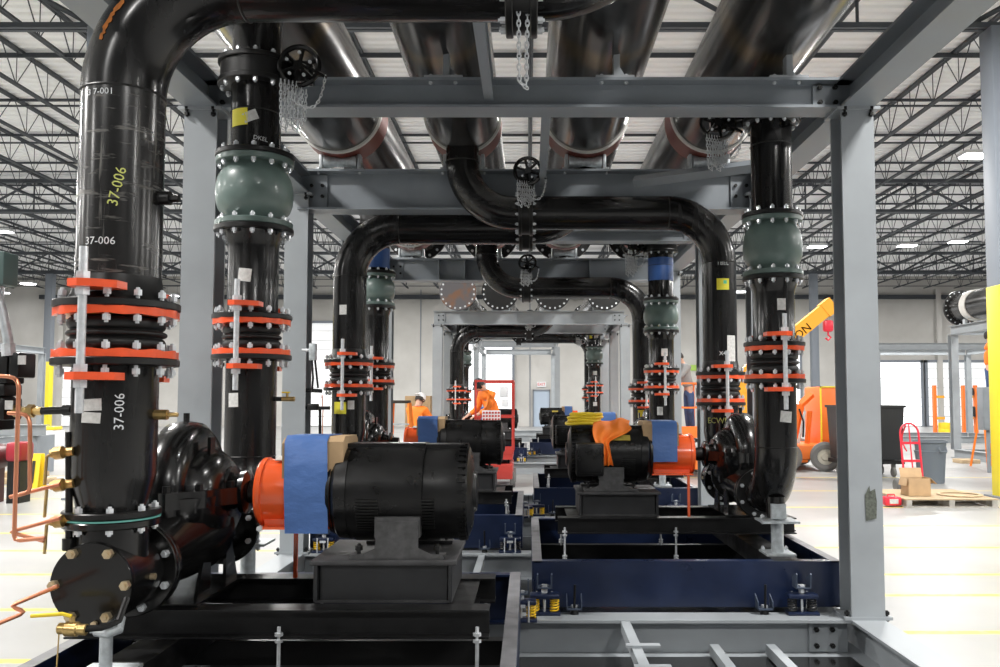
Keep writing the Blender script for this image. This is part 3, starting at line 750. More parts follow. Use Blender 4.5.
def isolator(x, y, cm, label, sg=-1):
    """spring mount standing on the base beam; sg: side on which the bracket arms stick out"""
    z = BT; t = thing('spring_isolator', label, 'spring mount', (x, y, z))
    part('base_shoe', G().cbox((x, y, z + 0.01), (0.20, 0.095, 0.02), 0.004), 'navy', t)
    part('top_shoe', G().cbox((x, y, z + 0.118), (0.19, 0.09, 0.03), 0.008), 'navy', t)
    for s_ in (-1, 1):
        part('spring', G().helix((x + s_ * 0.063, y, z + 0.024), 0.026, 0.0058, 0.076, 4.5), cm, t, 'coil spring')
        part('bolt', G().cyl((x + s_ * 0.048, y - 0.048, z + 0.005), (x + s_ * 0.048, y - 0.048, z + 0.135), 0.006, n=6), 'zinc', t)
    part('centre_bolt', G().cyl((x, y, z + 0.02), (x, y, z + 0.17), 0.009, n=8).cyl((x, y, z + 0.135), (x, y, z + 0.16), 0.02, n=6).box((x, y - 0.045, z + 0.10), (0.055, 0.006, 0.02)), 'zinc', t)
    g = G().box((x, y, z + 0.172), (0.095, 0.08, 0.008))
    for s_ in (-1, 1): g.prism([(0.04, 0), (0.04, 0.06), (-0.045, 0.10), (-0.055, 0.092), (-0.04, 0)], (x + s_ * 0.045 - 0.004, y, z + 0.168), (0, 1, 0) if sg < 0 else (0, -1, 0), (0, 0, 1), (0.008, 0, 0))
    part('bracket', g, 'bracket_edge', t)
    part('washer', G().cyl((x, y, z + 0.176), (x, y, z + 0.186), 0.026, n=6), 'zinc', t)
def snubber(x, y, label):
    z = BT; t = thing('seismic_snubber', label, 'snubber', (x, y, z))
    part('foot', G().cyl((x, y, z), (x, y, z + 0.03), 0.028, 0.02, n=14), 'frame_black', t)
    g = G().box((x, y, z + 0.036), (0.10, 0.07, 0.010))
    for s_ in (-1, 1): g.prism([(0.035, 0), (0.035, 0.05), (-0.04, 0.09), (-0.045, 0.08), (-0.03, 0)], (x + s_ * 0.047 - 0.003, y, z + 0.032), (0, 1, 0), (0, 0, 1), (0.006, 0, 0))
    part('bracket', g, 'bracket_edge', t)
    part('pin', G().cyl((x, y + 0.02, z + 0.03), (x - 0.004, y + 0.02, z + 0.19), 0.008, n=8), 'flange_black', t)
    part('nut', G().cyl((x, y, z + 0.04), (x, y, z + 0.056), 0.022, n=6), 'zinc', t)

def stanchion(x, y, z0, z1, label, yoke=False):
    t = thing('pipe_stanchion', label, 'pipe support', (x, y, z0))
    part('base_plate', G().bb(x - 0.10, x + 0.10, y - 0.10, y + 0.10, z0, z0 + 0.014), 'galvanised', t)
    part('post', G().cyl((x, y, z0 + 0.014), (x, y, z1 - 0.014), 0.024 if yoke else 0.042, n=20), 'galvanised', t)
    if yoke:
        part('yoke', G().bb(x - 0.05, x + 0.05, y - 0.03, y + 0.03, z1 - 0.014, z1).cyl((x + 0.03, y, z1), (x + 0.03, y, z1 + 0.03), 0.012, n=8).cyl((x - 0.03, y, z1), (x - 0.03, y, z1 + 0.03), 0.012, n=8), 'galvanised', t)
        for sx in (-1, 1): placed('bolt', 'stb', lambda: bolt_geo(0.014, 0.024, 0.016), 'zinc', t, (x + sx * 0.075, y - 0.06, z0 + 0.007))
        return t
    part('top_plate', G().bb(x - 0.125, x + 0.125, y - 0.11, y + 0.11, z1 - 0.014, z1), 'galvanised', t)
    for sx in (-1, 1):
        for zz in (z0 + 0.007, z1 - 0.007): placed('bolt', 'stb', lambda: bolt_geo(0.014, 0.024, 0.016), 'zinc', t, (x + sx * 0.08, y - 0.075, zz))
    return t

def pump_set(side, U, P):
    """one pump with motor, pipes and skid. side, U: words for the labels; P: measurements"""
    far = P.get('far', False); nb = 8 if far else 12
    px_ = P.get('px', -1.62); ys = 3.35; yd = 5.0; yc = 4.05; zs = 1.178; zn = 0.925
    rp, rf = P['rp'], P['rf']
    # ---------------- skid
    t = thing('skid_frame', 'navy blue channel steel skid under %s' % U, 'skid', (-1.02, 4.2, 0.27))
    z0, z1 = 0.262, 0.557; zc = (z0 + z1) / 2; h = z1 - z0; X0, X1, Y0, Y1 = P['X0'], P['X1'], 3.2, 5.27
    part('end_beam', G().channel((X0 + 0.011, Y0, zc), (X1 - 0.011, Y0, zc), h, 0.075, (0, 1, 0)), 'navy', t)
    part('end_beam', G().channel((X0 + 0.011, Y1, zc), (X1 - 0.011, Y1, zc), h, 0.075, (0, -1, 0)), 'navy', t)
    part('side_beam', G().channel((X0, Y0, zc), (X0, Y1, zc), h, 0.065, (1, 0, 0)), 'navy', t)
    part('side_beam', G().channel((X1, Y0, zc), (X1, Y1, zc), h, 0.065, (-1, 0, 0)), 'navy', t)
    for xq, nm_ in ((X0 + 0.033, 'outer'), (X1 - 0.033, 'inner')): part('rail_cap', G().bb(xq - 0.032, xq + 0.032, Y0, Y1, z1, z1 + 0.003), 'rail_grey', t, 'grey top face of the rail')  # thin grey strip laid over each navy rail top
    g = G()
    for y_ in (3.62, 4.42): g.bb(X0 + 0.01, X1 - 0.01, y_ - 0.04, y_ + 0.04, z0 + 0.01, z0 + 0.13)
    part('floor_member', g, 'frame_black', t)
    part('pipe_support_beam', G().bb(px_ - 0.09, px_ + 0.09, Y0 + 0.01, Y1 - 0.01, z0 + 0.17, z0 + 0.295), 'frame_black', t)
    # ---------------- black pump base frame
    t = thing('inertia_base', 'black steel inner base below the motor and pump of %s' % U, 'frame', (-1.0, 4.05, 0.40))
    bz0, bz1 = 0.60, 0.72
    for y_ in (3.72, 4.36): part('long_beam', G().ibeam((-1.97, y_, (bz0 + bz1) / 2), (-0.17, y_, (bz0 + bz1) / 2), bz1 - bz0, 0.12, tf=0.008), 'frame_black', t)
    for x_ in (-1.93, -0.30): part('tie_beam', G().ibeam((x_, 3.73, (bz0 + bz1) / 2), (x_, 4.35, (bz0 + bz1) / 2), bz1 - bz0 - 0.02, 0.11, tf=0.008), 'frame_black', t)
    for x_ in (-1.06, -0.22):
        for y_ in (3.665, 4.415):
            gg = G().cyl((x_, y_, 0.392), (x_, y_, 0.65), 0.008, n=8)
            for zz in (0.41, 0.43, 0.585, 0.612): gg.cyl((x_, y_, zz), (x_, y_, zz + 0.013), 0.018, n=6)
            part('jack_bolt', gg, 'zinc', t, 'zinc plated jack bolt')
    # ---------------- pedestal
    t = thing('motor_pedestal', 'dark grey box pedestal under the motor of %s' % U, 'pedestal', (-0.64, 4.05, bz1))
    part('box', G().bb(-0.92, -0.36, 3.80, 4.30, bz1 + 0.002, 0.885), 'pedestal', t)
    part('top_plate', G().cbox((-0.64, 4.06, 0.8955), (0.64, 0.58, 0.02), 0.003), 'frame_top', t)
    part('bottom_plate', G().bb(-0.94, -0.34, 3.79, 4.31, bz1, bz1 + 0.012), 'frame_top', t)
    for x_ in (-0.935, -0.345): part('end_rib', G().bb(x_ - 0.008, x_ + 0.008, 3.77, 4.33, bz1 + 0.012, 0.885), 'pedestal', t)
    # ---------------- motor
    mr = 0.222; m0, m1 = -0.900, -0.300; zm = zs + 0.002
    t = thing('electric_motor', P['motor'], 'motor', (-0.60, yc, 0.905))
    part('housing', G().rev([(0, 0.1), (0.0, mr * 0.86), (0.02, mr * 0.97), (0.075, mr), (0.078, mr * 0.985), (m1 - m0 - 0.095, mr * 0.985), (m1 - m0 - 0.09, mr * 0.99), (m1 - m0, mr * 0.99), (m1 - m0, 0.1)], (m0, yc, zm), (1, 0, 0), 56), 'motor_black', t, sharp=25)
    g = G(); n = 40
    for i in range(n):
        th = 2 * pi * i / n
        g.box((m1 - 0.004, yc + cos(th) * mr * 0.99, zm + sin(th) * mr * 0.99), (0.035, 0.016, 0.016), Matrix.Rotation(th, 3, 'X'))
    part('cooling_teeth', g, 'motor_black', t)
    part('end_bell', G().rev([(0, mr * 0.97), (0.02, mr * 0.94), (0.035, mr * 0.75), (0.04, mr * 0.45), (0.055, mr * 0.4), (0.055, 0)], (m1, yc, zm), (1, 0, 0), 40), 'motor_black', t)
    part('drive_end_bell', G().rev([(0, mr * 0.9), (-0.02, mr * 0.85), (-0.03, mr * 0.5), (-0.05, mr * 0.3), (-0.05, 0)], (m0, yc, zm), (1, 0, 0), 40), 'motor_black', t)
    part('shroud', G().rev([(0, mr + 0.001), (0, mr + 0.006), (0.32, mr + 0.006), (0.32, mr + 0.001)], (m0 + 0.10, yc, zm), (1, 0, 0), 56).bb(m0 + 0.005, m0 + 0.42, yc - 0.07, yc + 0.07, zm + mr * 0.88, zm + mr + 0.006).bb(m0 + 0.42, m1 + 0.0, yc - 0.07, yc + 0.07, zm + mr * 0.88, zm + mr + 0.002), 'motor_black', t)
    G4 = {(a_, b_): G() for a_ in (-1, 1) for b_ in (False, True)}
    for s_ in (-1, 1):
        for k in range(11):
            el = radians(-4 - 3.7 * k)
            for xx in (m0 + 0.175, m1 - 0.175):
                G4[(s_, xx > m0 + 0.3)].box((xx, yc + s_ * cos(el) * (mr + (0.009 if xx < m0 + 0.3 else 0.002)), zm + sin(el) * (mr + (0.009 if xx < m0 + 0.3 else 0.002))), (0.10, 0.012, 0.006), Matrix.Rotation(el if s_ > 0 else -el, 3, 'X'))
    for q_ in G4.values(): part('vent_louvre', q_, 'rubber', t, 'row of dark vent slots')
    for s_ in (-1, 1):
        xc = -0.585; yy = yc + s_ * 0.245
        poly = [(-0.21, 0), (0.21, 0), (0.21, 0.018), (0.15, 0.024), (0.095, 0.05), (0.092, 0.165), (-0.092, 0.165), (-0.095, 0.05), (-0.15, 0.024), (-0.21, 0.018)]
        part('mounting_bracket', G().prism(poly, (xc, yy - 0.008, 0.9065), (1, 0, 0), (0, 0, 1), (0, 0.016, 0)).bb(xc - 0.21, xc + 0.21, min(yy, yy - s_ * 0.09), max(yy, yy - s_ * 0.09), 0.9065, 0.922).bb(xc - 0.10, xc + 0.10, min(yy, yy - s_ * 0.14), max(yy, yy - s_ * 0.14), 1.0, 1.09), 'motor_black' if 0 else 'bracket_grey', t, 'dark grey mounting bracket')
        for x_ in (-0.175, 0.175): placed('bolt', 'mb', lambda: bolt_geo(0.017, 0.03, 0.02), 'flange_black', t, (xc + x_, yy - s_ * 0.04, 0.925))
    part('conduit_box', G().cbox((-0.415, yc + 0.275, 1.155), (0.21, 0.16, 0.25), 0.012).cbox((-0.415, yc + 0.358, 1.155), (0.17, 0.012, 0.20), 0.005), 'motor_black', t)
    part('name_plate', G().box((-0.66, yc + 0.19, zm + 0.135), (0.16, 0.004, 0.05), Matrix.Rotation(radians(35), 3, 'X')), 'nameplate', t, 'yellow lettered name plate')
    # ---------------- guard, cardboard, tape
    g0, g1, gr = -1.258, -0.905, 0.157
    t = thing('coupling_guard', P['guard'], 'guard', (-1.13, yc, 0.99))
    part('guard_shell', G().rev([(0, 0.05), (0, gr - 0.006), (0.006, gr), (0.012, gr + 0.004), (0.03, gr + 0.004), (0.032, gr - 0.004), (g1 - g0 - 0.032, gr - 0.004), (g1 - g0 - 0.03, gr + 0.004), (g1 - g0 - 0.01, gr + 0.004), (g1 - g0, gr), (g1 - g0, 0.05)], (g0, yc, zs), (1, 0, 0), 48), 'guard_orange', t)
    part('foot_flange', G().bb(g0 + 0.02, g1 - 0.01, yc - 0.15, yc + 0.15, 1.022, 1.032).bb(g0 + 0.04, g1 - 0.03, yc - 0.10, yc + 0.10, 1.032, 1.07), 'guard_orange', t)
    part('support_leg', G().bb(g0 + 0.075, g0 + 0.093, yc + 0.27, yc + 0.29, bz1, 1.022).bb(g0 + 0.075, g0 + 0.093, yc + 0.14, yc + 0.29, 1.022, 1.03), 'guard_orange', t)
    part('warning_label', G().box((g0 + 0.12, yc - 0.035, zs + gr + 0.002), (0.09, 0.07, 0.004), Matrix.Rotation(radians(12), 3, 'X')), 'sticker_white', t)
    for x_ in (g0 + 0.035, g1 - 0.025): part('guard_bolt', G().cyl((x_, yc - 0.158, 1.027), (x_, yc - 0.14, 1.027), 0.014, n=6), 'zinc', t)
    if not P.get('nowrap'):
        cw = thing('cardboard_wrap', P['card'], 'cardboard', (-1.05, yc, 1.3))
        pts = [(-0.155, 0.062), (-0.16, 0.24), (-0.12, 0.262), (0.13, 0.262), (0.16, 0.24), (0.155, 0.062)]
        inner = [(cos(radians(a_)) * (gr + 0.006), sin(radians(a_)) * (gr + 0.006)) for a_ in range(25, 156, 13)]
        poly = pts + [(-p[0] * -1, p[1]) for p in inner]
        poly = [(-0.155, 0.075), (-0.158, 0.235), (-0.12, 0.258), (0.13, 0.255), (0.158, 0.235), (0.155, 0.075)] + [(cos(radians(a_)) * (gr + 0.006), sin(radians(a_)) * (gr + 0.006)) for a_ in range(26, 155, 12)]
        part('box_wall', G().prism(poly, (-1.125, yc, zs), (0, 1, 0), (0, 0, 1), (0.055, 0, 0)).prism(poly, (-1.07, yc, zs), (0, 1, 0), (0, 0, 1), (0.15, 0, 0)).prism([(a_ * 1.03, b_ * 1.03) for a_, b_ in poly], (-0.92, yc, zs), (0, 1, 0), (0, 0, 1), (0.075, 0, 0)), 'cardboard', cw)
        tp = thing('blue_tape', P['tape'], 'tape', (-1.06, yc, 1.3))
        path = []
        for a_ in range(120, 65, -8): pass
        path = [(0.168, -0.05), (0.172, 0.235), (0.13, 0.264), (-0.12, 0.267), (-0.166, 0.242), (-0.172, 0.10), (-0.180, 0.03), (-0.176, -0.06), (-0.170, -0.11), (-0.168, -0.168)]
        g = G(); vs_ = []; nx = 5; fs = []
        for k_, (a_, b_) in enumerate(path):
            for off in (0, 1):
                d_ = Vector((a_, b_)).normalized() * (0.003 * off)
                for i in range(nx + 1):
                    lean = 0.02 * (b_ - 0.2) if a_ < 0 else 0
                    wob = 0.003 * sin(k_ * 2.1 + i * 1.7)
                    vs_.append((-1.11 + 0.195 * i / nx - lean * (1 if i > nx / 2 else 1) , yc + a_ + d_[0] + wob * (a_ < 0) - 0.003 * (a_ < 0), zs + b_ + d_[1]))
        R_ = 2 * (nx + 1)
        for k_ in range(len(path) - 1):
            for i in range(nx):
                for off in (0, 1):
                    a0_ = k_ * R_ + off * (nx + 1) + i; b0_ = a0_ + R_
                    fs.append((a0_, a0_ + 1, b0_ + 1, b0_) if off else (a0_, b0_, b0_ + 1, a0_ + 1))
            for i, dd in ((0, 0), (nx, 0)):
                a0_ = k_ * R_ + i; fs.append((a0_, a0_ + nx + 1, a0_ + R_ + nx + 1, a0_ + R_))
        g.add(vs_, fs); part('tape_strip', g, 'blue_tape', tp, sharp=60)
    # ---------------- pump
    t = thing('split_case_pump', P['pump'], 'pump', (px_, yc, bz1))
    c = Vector((px_, yc, zs))
    def vol(sc, halfw, top):
        g = G(); n = 20; sides = []
        prof = [(-halfw, 0.0), (-halfw, 0.62), (-halfw * 0.9, 0.85), (-halfw * 0.55, 0.97), (0, 1.0), (halfw * 0.55, 0.97), (halfw * 0.9, 0.85), (halfw, 0.62), (halfw, 0.0)]
        vs_ = []
        for i in range(n + 1):
            th = pi * i / n if top else pi + pi * i / n
            for (xx, q) in prof: vs_.append((c.x + xx, c.y + cos(th) * sc * q, c.z + sin(th) * sc * q * (1 if top else 1.08)))
        fs = []; k = len(prof)
        for i in range(n):
            for j in range(k - 1): fs.append((i * k + j, i * k + j + 1, (i + 1) * k + j + 1, (i + 1) * k + j))
        return g.add(vs_, fs)
    up = vol(0.335, 0.105, True)
    g2 = G()
    for s_ in (-1, 1):   # suction passages hugging the volute
        vs_ = []; n = 14; prof = [(0.05, 0.25), (0.13, 0.245), (0.185, 0.20), (0.215, 0.15), (0.22, 0.0)]
        for top in (1,):
            vs_ = []
            for i in range(n + 1):
                th = pi * i / n
                for (xx, q) in prof: vs_.append((c.x + s_ * xx, c.y + cos(th) * q * 1.0, c.z + sin(th) * q * 0.86))
            k = len(prof); fs = [(i * k + j, i * k + j + 1, (i + 1) * k + j + 1, (i + 1) * k + j) for i in range(n) for j in range(k - 1)]
            up.add(vs_, fs)
    part('upper_casing', up, 'pump_black', t, sharp=50)
    low = vol(0.36, 0.12, False)
    for s_ in (-1, 1):
        n = 14; prof = [(0.05, 0.30), (0.14, 0.29), (0.20, 0.23), (0.23, 0.16), (0.235, 0.0)]; vs_ = []
        for i in range(n + 1):
            th = pi + pi * i / n
            for (xx, q) in prof: vs_.append((c.x + s_ * xx, c.y + cos(th) * q * 1.1, c.z + sin(th) * q))
        k = len(prof); low.add(vs_, [(i * k + j, i * k + j + 1, (i + 1) * k + j + 1, (i + 1) * k + j) for i in range(n) for j in range(k - 1)])
    low.tube([(c.x, ys + 0.21, zn), (c.x, ys + 0.32, zn + 0.005), (c.x, yc - 0.22, zn + 0.06), (c.x, yc, zn + 0.10)], [0.125, 0.13, 0.20, 0.24], 28)
    low.tube([(c.x, yd - 0.44, zn), (c.x, yd - 0.55, zn + 0.005), (c.x, yc + 0.22, zn + 0.05), (c.x, yc, zn + 0.10)], [0.115, 0.12, 0.17, 0.22], 28)
    part('lower_casing', low, 'pump_black', t, sharp=50)
    # split flange and lugs
    g = G(); outl = []
    for i in range(96):
        th = 2 * pi * i / 96; wv_ = 0.016 * max(0, cos(12 * th + pi)); r_x = 0.195 + 0.06 * cos(th) ** 2 + wv_; r_y = 0.36 + wv_
        outl.append((c.x + cos(th) * r_x * 1.12, c.y + sin(th) * r_y))
    vs_ = [(a_, b_, zs - 0.045) for a_, b_ in outl] + [(a_, b_, zs + 0.03) for a_, b_ in outl]
    g.add(vs_, [tuple(range(95, -1, -1)), tuple(range(96, 192))] + [(i, (i + 1) % 96, 96 + (i + 1) % 96, 96 + i) for i in range(96)])
    part('split_flange', g, 'pump_black', t)
    for i in range(12):
        th = 2 * pi * (i + 0.5) / 12
        placed('casing_bolt', 'cb', lambda: G().cyl((0, 0, 0), (0, 0, 0.03), 0.018, n=6), 'flange_black', t, (c.x + cos(th) * (0.20 + 0.06 * cos(th) ** 2), c.y + sin(th) * 0.345, zs + 0.028))
    for s_ in (-1, 1):
        part('bearing_housing', G().rev([(0.20, 0.10), (0.21, 0.12), (0.235, 0.12), (0.24, 0.085), (0.27, 0.07), (0.275, 0.10), (0.30, 0.105), (0.31, 0.08), (0.315, 0.0)], c, (s_, 0, 0), 28), 'pump_black', t)
    part('shaft_hub', G().rev([(0.30, 0.03), (0.315, 0.055), (0.335, 0.055), (0.37, 0.05), (0.37, 0)], c, (1, 0, 0), 20), 'flange_black', t)
    g = G()
    for s_ in (-1, 1):
        for q in (-1, 1): g.prism([(0, 0), (0.16, 0), (0.05, 0.24), (0, 0.24)], (c.x + s_ * 0.16 - 0.008, yc + q * 0.10, bz1 + 0.012), (0, q, 0), (0, 0, 1), (0.016, 0, 0))
    g.bb(c.x - 0.20, c.x + 0.20, yc - 0.34, yc + 0.30, bz1, bz1 + 0.014)
    part('pump_foot', g, 'pump_black', t)
    for q in (ys + 0.185, yd - 0.415):
        pass
    flange(t, (c.x, ys + 0.195, zn), (0, 1, 0), 0.09, 0.195, 0.03, 'pump_black', 'nozzle_flange')
    flange(t, (c.x, yd - 0.425, zn), (0, 1, 0), 0.09, 0.185, 0.03, 'pump_black', 'nozzle_flange')
    part('lifting_lug', G().bb(c.x + 0.14, c.x + 0.155, yc - 0.1, yc - 0.04, zs + 0.15, zs + 0.26), 'pump_black', t)
    part('vent_plug', G().cyl((c.x, yc, zs + 0.33), (c.x, yc, zs + 0.37), 0.015, n=8), 'pump_black', t)
    part('shaft_nozzle_plug', G().cyl((c.x - 0.05, yc - 0.30, zs + 0.10), (c.x - 0.05, yc - 0.33, zs + 0.11), 0.012, n=6), 'brass', t)
    # ---------------- suction diffuser
    if not far:
        t = thing('suction_diffuser', P['diff'], 'suction diffuser', (px_, ys, zn))
        part('diffuser_body', G().rev([(-0.12, 0.10), (-0.12, 0.150), (-0.03, 0.156), (0.08, 0.158), (0.16, 0.14), (0.165, 0.10)], (px_, ys, zn), (0, 1, 0), 40).cyl((px_, ys, zn + 0.02), (px_, ys, 1.125), 0.138, 0.135, n=36), 'pump_black', t)
        part('blind_flange', G().rev([(0, 0.1), (0, 0.152), (-0.022, 0.155), (-0.03, 0.152), (-0.03, 0)], (px_, ys - 0.12, zn), (0, 1, 0), 44), 'pump_black', t)
        for i in range(6):
            th = pi / 6 + pi / 3 * i + pi / 6
            placed('cover_bolt', 'cvb', lambda: G().cyl((0, 0, 0), (0, 0, 0.025), 0.0185, n=6).cyl((0, 0, 0.025), (0, 0, 0.034), 0.009, n=8), 'yellow_zinc', t, (px_ + cos(th) * 0.133, ys - 0.148, zn + sin(th) * 0.133), (0, -1, 0))
        part('drain_plug', G().cyl((px_ + 0.02, ys - 0.15, zn - 0.142), (px_ + 0.02, ys - 0.165, zn - 0.142), 0.012, n=6), 'yellow_zinc', t)
        part('side_plug', G().cyl((px_ + 0.14, ys + 0.0, zn), (px_ + 0.175, ys - 0.0, zn), 0.013, n=6), 'yellow_zinc', t)
        f1 = flange(t, (px_, ys + 0.163, zn), (0, 1, 0), 0.09, 0.195, 0.028, 'pump_black')
        bolts(f1, (px_, ys + 0.178, zn), (0, 1, 0), 0.165, 8, 0.016, 0.06, 0.02)
        f2 = flange(t, (px_, ys, 1.138), (0, 0, 1), 0.09, 0.178, 0.028, 'pump_black')
        bolts(f2, (px_, ys, 1.156), (0, 0, 1), 0.152, 8, 0.0145, 0.06, 0.018)
        part('gasket', G().rev([(-0.003, 0.1), (-0.003, 0.176), (0.003, 0.176), (0.003, 0.1)], (px_, ys, 1.156), (0, 0, 1), 40), 'gasket_green', t)
        stanchion(px_, ys - 0.02, 0.557, 0.735, 'thin galvanised pipe stand below the suction diffuser of %s' % U, yoke=True)
    # ---------------- suction riser: lower spool, joint, upper spool with elbow
    st_, sb = P['s_joint']; rr = 0.11
    t = thing('suction_spool', 'tapered black reducer pipe below the suction expansion joint of %s' % U, 'pipe', (px_, ys, 1.16))
    part('pipe_wall', G().rev([(0, 0.1), (0, 0.128), (0.03, 0.130), (0.11, rp * 0.96), (0.15, rp), (sb - 0.032 - 1.172, rp), (sb - 0.032 - 1.172, 0.1)], (px_, ys, 1.172), (0, 0, 1), 44), P.get('pm', 'pipe_black'), t, sharp=50)
    flange(t, (px_, ys, 1.174), (0, 0, 1), 0.09, 0.178, 0.026)
    flange(t, (px_, ys, sb - 0.016), (0, 0, 1), rp * 0.9, rf, 0.03)
    for s in P.get('s_low_st', ()): sticker(t, (px_, ys), rp, *s)
    for s in P.get('s_low_wr', ()): writing(t, s[0], s[1], (px_, ys), rp, *s[2:])
    if P.get('tap'):
        part('gauge_tap', G().cyl((px_ + rp - 0.02, ys, sb - 0.22), (px_ + rp + 0.05, ys, sb - 0.22), 0.02, n=10).cyl((px_ + rp + 0.05, ys, sb - 0.22), (px_ + rp + 0.09, ys, sb - 0.22), 0.009, n=8), 'brass', t)
    expansion_joint(px_, ys, st_, sb, rp, rf, P['sj'], nb)
    hz = P['hz']; R = 1.53 * 2 * rp; sx = 1
    t = thing('suction_riser', P['riser'], 'pipe', (px_, ys, st_))
    path = [(px_, ys, st_ + 0.03), (px_, ys, hz - R - 0.03)] + arc((px_ + R, ys, hz - R), (-1, 0, 0), (0, 0, 1), R, 16) + [(P['vx'] - 0.06 if not XF['flip'] else P['vx'] - 0.06, ys, hz)]
    k1 = 2
    part('riser_pipe', G().tube([(px_, ys, st_ + 0.03), (px_, ys, hz - R)], rp, 44), P.get('riserm', 'pipe_black'), t)
    part('elbow', G().tube(arc((px_ + R, ys, hz - R), (-1, 0, 0), (0, 0, 1), R, 18), rp * 1.004, 44), 'pipe_black', t)
    part('overhead_pipe', G().tube([(px_ + R, ys, hz), (P['vx'] - 0.05, ys, hz)], rp, 40), 'pipe_horizontal', t)
    part('weld_seam', G().torus((px_, ys, hz - R), (0, 0, 1), rp, 0.005, 40, 6), 'flange_black', t)
    part('weld_seam', G().torus((px_ + R, ys, hz), (1, 0, 0), rp, 0.005, 40, 6), 'flange_black', t)
    part('weld_neck', G().rev([(0, rp * 1.22), (0.03, rp * 1.08), (0.10, rp * 1.005)], (px_, ys, st_ + 0.03), (0, 0, 1), 40), 'flange_black', t)
    flange(t, (px_, ys, st_ + 0.016), (0, 0, 1), rp * 0.9, rf, 0.03)
    if P.get('boss'): part('threaded_boss', G().cyl((px_ + rp - 0.02, ys, P['boss']), (px_ + rp + 0.04, ys, P['boss']), 0.028, n=14).cyl((px_ + rp + 0.04, ys, P['boss']), (px_ + rp + 0.075, ys, P['boss']), 0.016, n=6), 'flange_black', t)
    for s in P.get('s_up_st', ()): sticker(t, (px_, ys), rp, *s)
    for s in P.get('s_up_wr', ()): writing(t, s[0], s[1], (px_, ys), rp, *s[2:])
    if P.get('rust_weld'):
        g = G(); n = 40; vs_ = []; rnd = random.Random(3)
        for i in range(n):
            f = radians(19 + 42 * i / (n - 1)); ph = 2.0
            cdir = Vector((-cos(f), 0, sin(f)))
            for q in (-1, 1):
                off = q * (0.003 + 0.013 * rnd.random()); ang_ = 1.22
                nrm = (cdir * cos(ang_) + Vector((0, -1, 0)) * sin(ang_))
                tv = cdir * -sin(ang_) + Vector((0, -1, 0)) * cos(ang_)
                ctr = Vector((px_ + R, ys, hz - R)) + cdir * R
                vs_.append(ctr + nrm * (rp * 1.004 + 0.002) + tv * off)
        g.add(vs_, [(2 * i, 2 * i + 1, 2 * i + 3, 2 * i + 2) for i in range(n - 1)])
        part('rust_streak', g, 'rust', t, 'orange rusty weld streak')
    # suction valve and the branch up to the header
    vx = P['vx']; sgn = -1 if XF['flip'] else 1
    butterfly((vx, ys, hz), (1, 0, 0), rf * 0.95, P['sv'], (vx + sgn * 0.02, ys - sgn * 0.20, hz + 0.33), P['sch'], nb, 0.13, 0.115, far=far) if not P.get('plainchain') else butterfly((vx, ys, hz), (1, 0, 0), rf * 0.95, P['sv'], (vx, ys - 0.05, hz + 0.42), 0.74, nb, 0.13, 0.145, loop=False)
    hx, hr, zh = P['head']
    t = thing('header_branch', 'black elbow branch beside the suction valve of %s' % U, 'pipe', (hx, ys, hz))
    xs = vx + 0.05
    part('elbow', G().tube([(xs, ys, hz), (hx - R if hx - R > xs else xs, ys, hz)] + arc((hx - R if hx - R > xs else xs, ys, hz + R), (0, 0, -1), (1, 0, 0), R if hx - R > xs else hx - xs, 16)[1:] + [(hx, ys, zh - hr * 0.6)], rp * 0.98, 36), 'pipe_horizontal', t)
    part('weld_seam', G().torus((hx, ys, hz + R), (0, 0, 1), rp, 0.005, 36, 6), 'flange_black', t)
    # ---------------- discharge: elbow, joint, spool, check valve, spool, valve, stub
    px_ = P.get('pxd', px_); rp = P.get('rpd', rp); rf = P.get('rfd', rf)
    dt_, db = P['d_joint']; Rd = yd - (yd - 0.41); rd = rp
    t = thing('discharge_elbow', P['delb'], 'pipe', (px_, yd, zn))
    Re = 0.36
    path = [(px_, yd - 0.41, zn), (px_, yd - Re, zn)] + arc((px_, yd - Re, zn + Re), (0, 0, -1), (0, 1, 0), Re, 16)[1:] + [(px_, yd, db - 0.03)]
    rad = [0.118, 0.125] + [0.125 + (rp - 0.125) * min(1, i / 6) for i in range(1, 17)] + [rp]
    part('pipe_wall', G().tube(path, rad, 44), 'pipe_black', t)
    part('weld_seam', G().torus((px_, yd, zn + Re), (0, 0, 1), rp, 0.004, 40, 6), 'flange_black', t)
    flange(t, (px_, yd, db - 0.016), (0, 0, 1), rp * 0.9, rf, 0.03)
    f3 = flange(t, (px_, yd - 0.393, zn), (0, 1, 0), 0.09, 0.185, 0.028)
    bolts(f3, (px_, yd - 0.408, zn), (0, 1, 0), 0.157, 8, 0.015, 0.06, 0.018)
    part('dummy_leg', G().cyl((px_, yd - 0.03, 0.80), (px_, yd - 0.03, zn + 0.02), 0.065, n=24), 'pipe_black', t)
    part('leg_clamp', G().cyl((px_, yd - 0.03, 0.79), (px_, yd - 0.03, 0.86), 0.05, n=20).bb(px_ - 0.05, px_ + 0.05, yd + 0.02 , yd + 0.05, 0.80, 0.90), 'galvanised', t)
    for s in P.get('d_low_st', ()): sticker(t, (px_, yd), rp, *s)
    stanchion(px_, yd, 0.557, 0.79, 'galvanised pipe stand below the discharge elbow of %s' % U)
    expansion_joint(px_, yd, dt_, db, rp, rf, P['dj'], nb)
    cv0, cv1 = P['check']
    t = thing('discharge_spool', 'black pipe spool between expansion joint and check valve of %s' % U, 'pipe', (px_, yd, dt_))
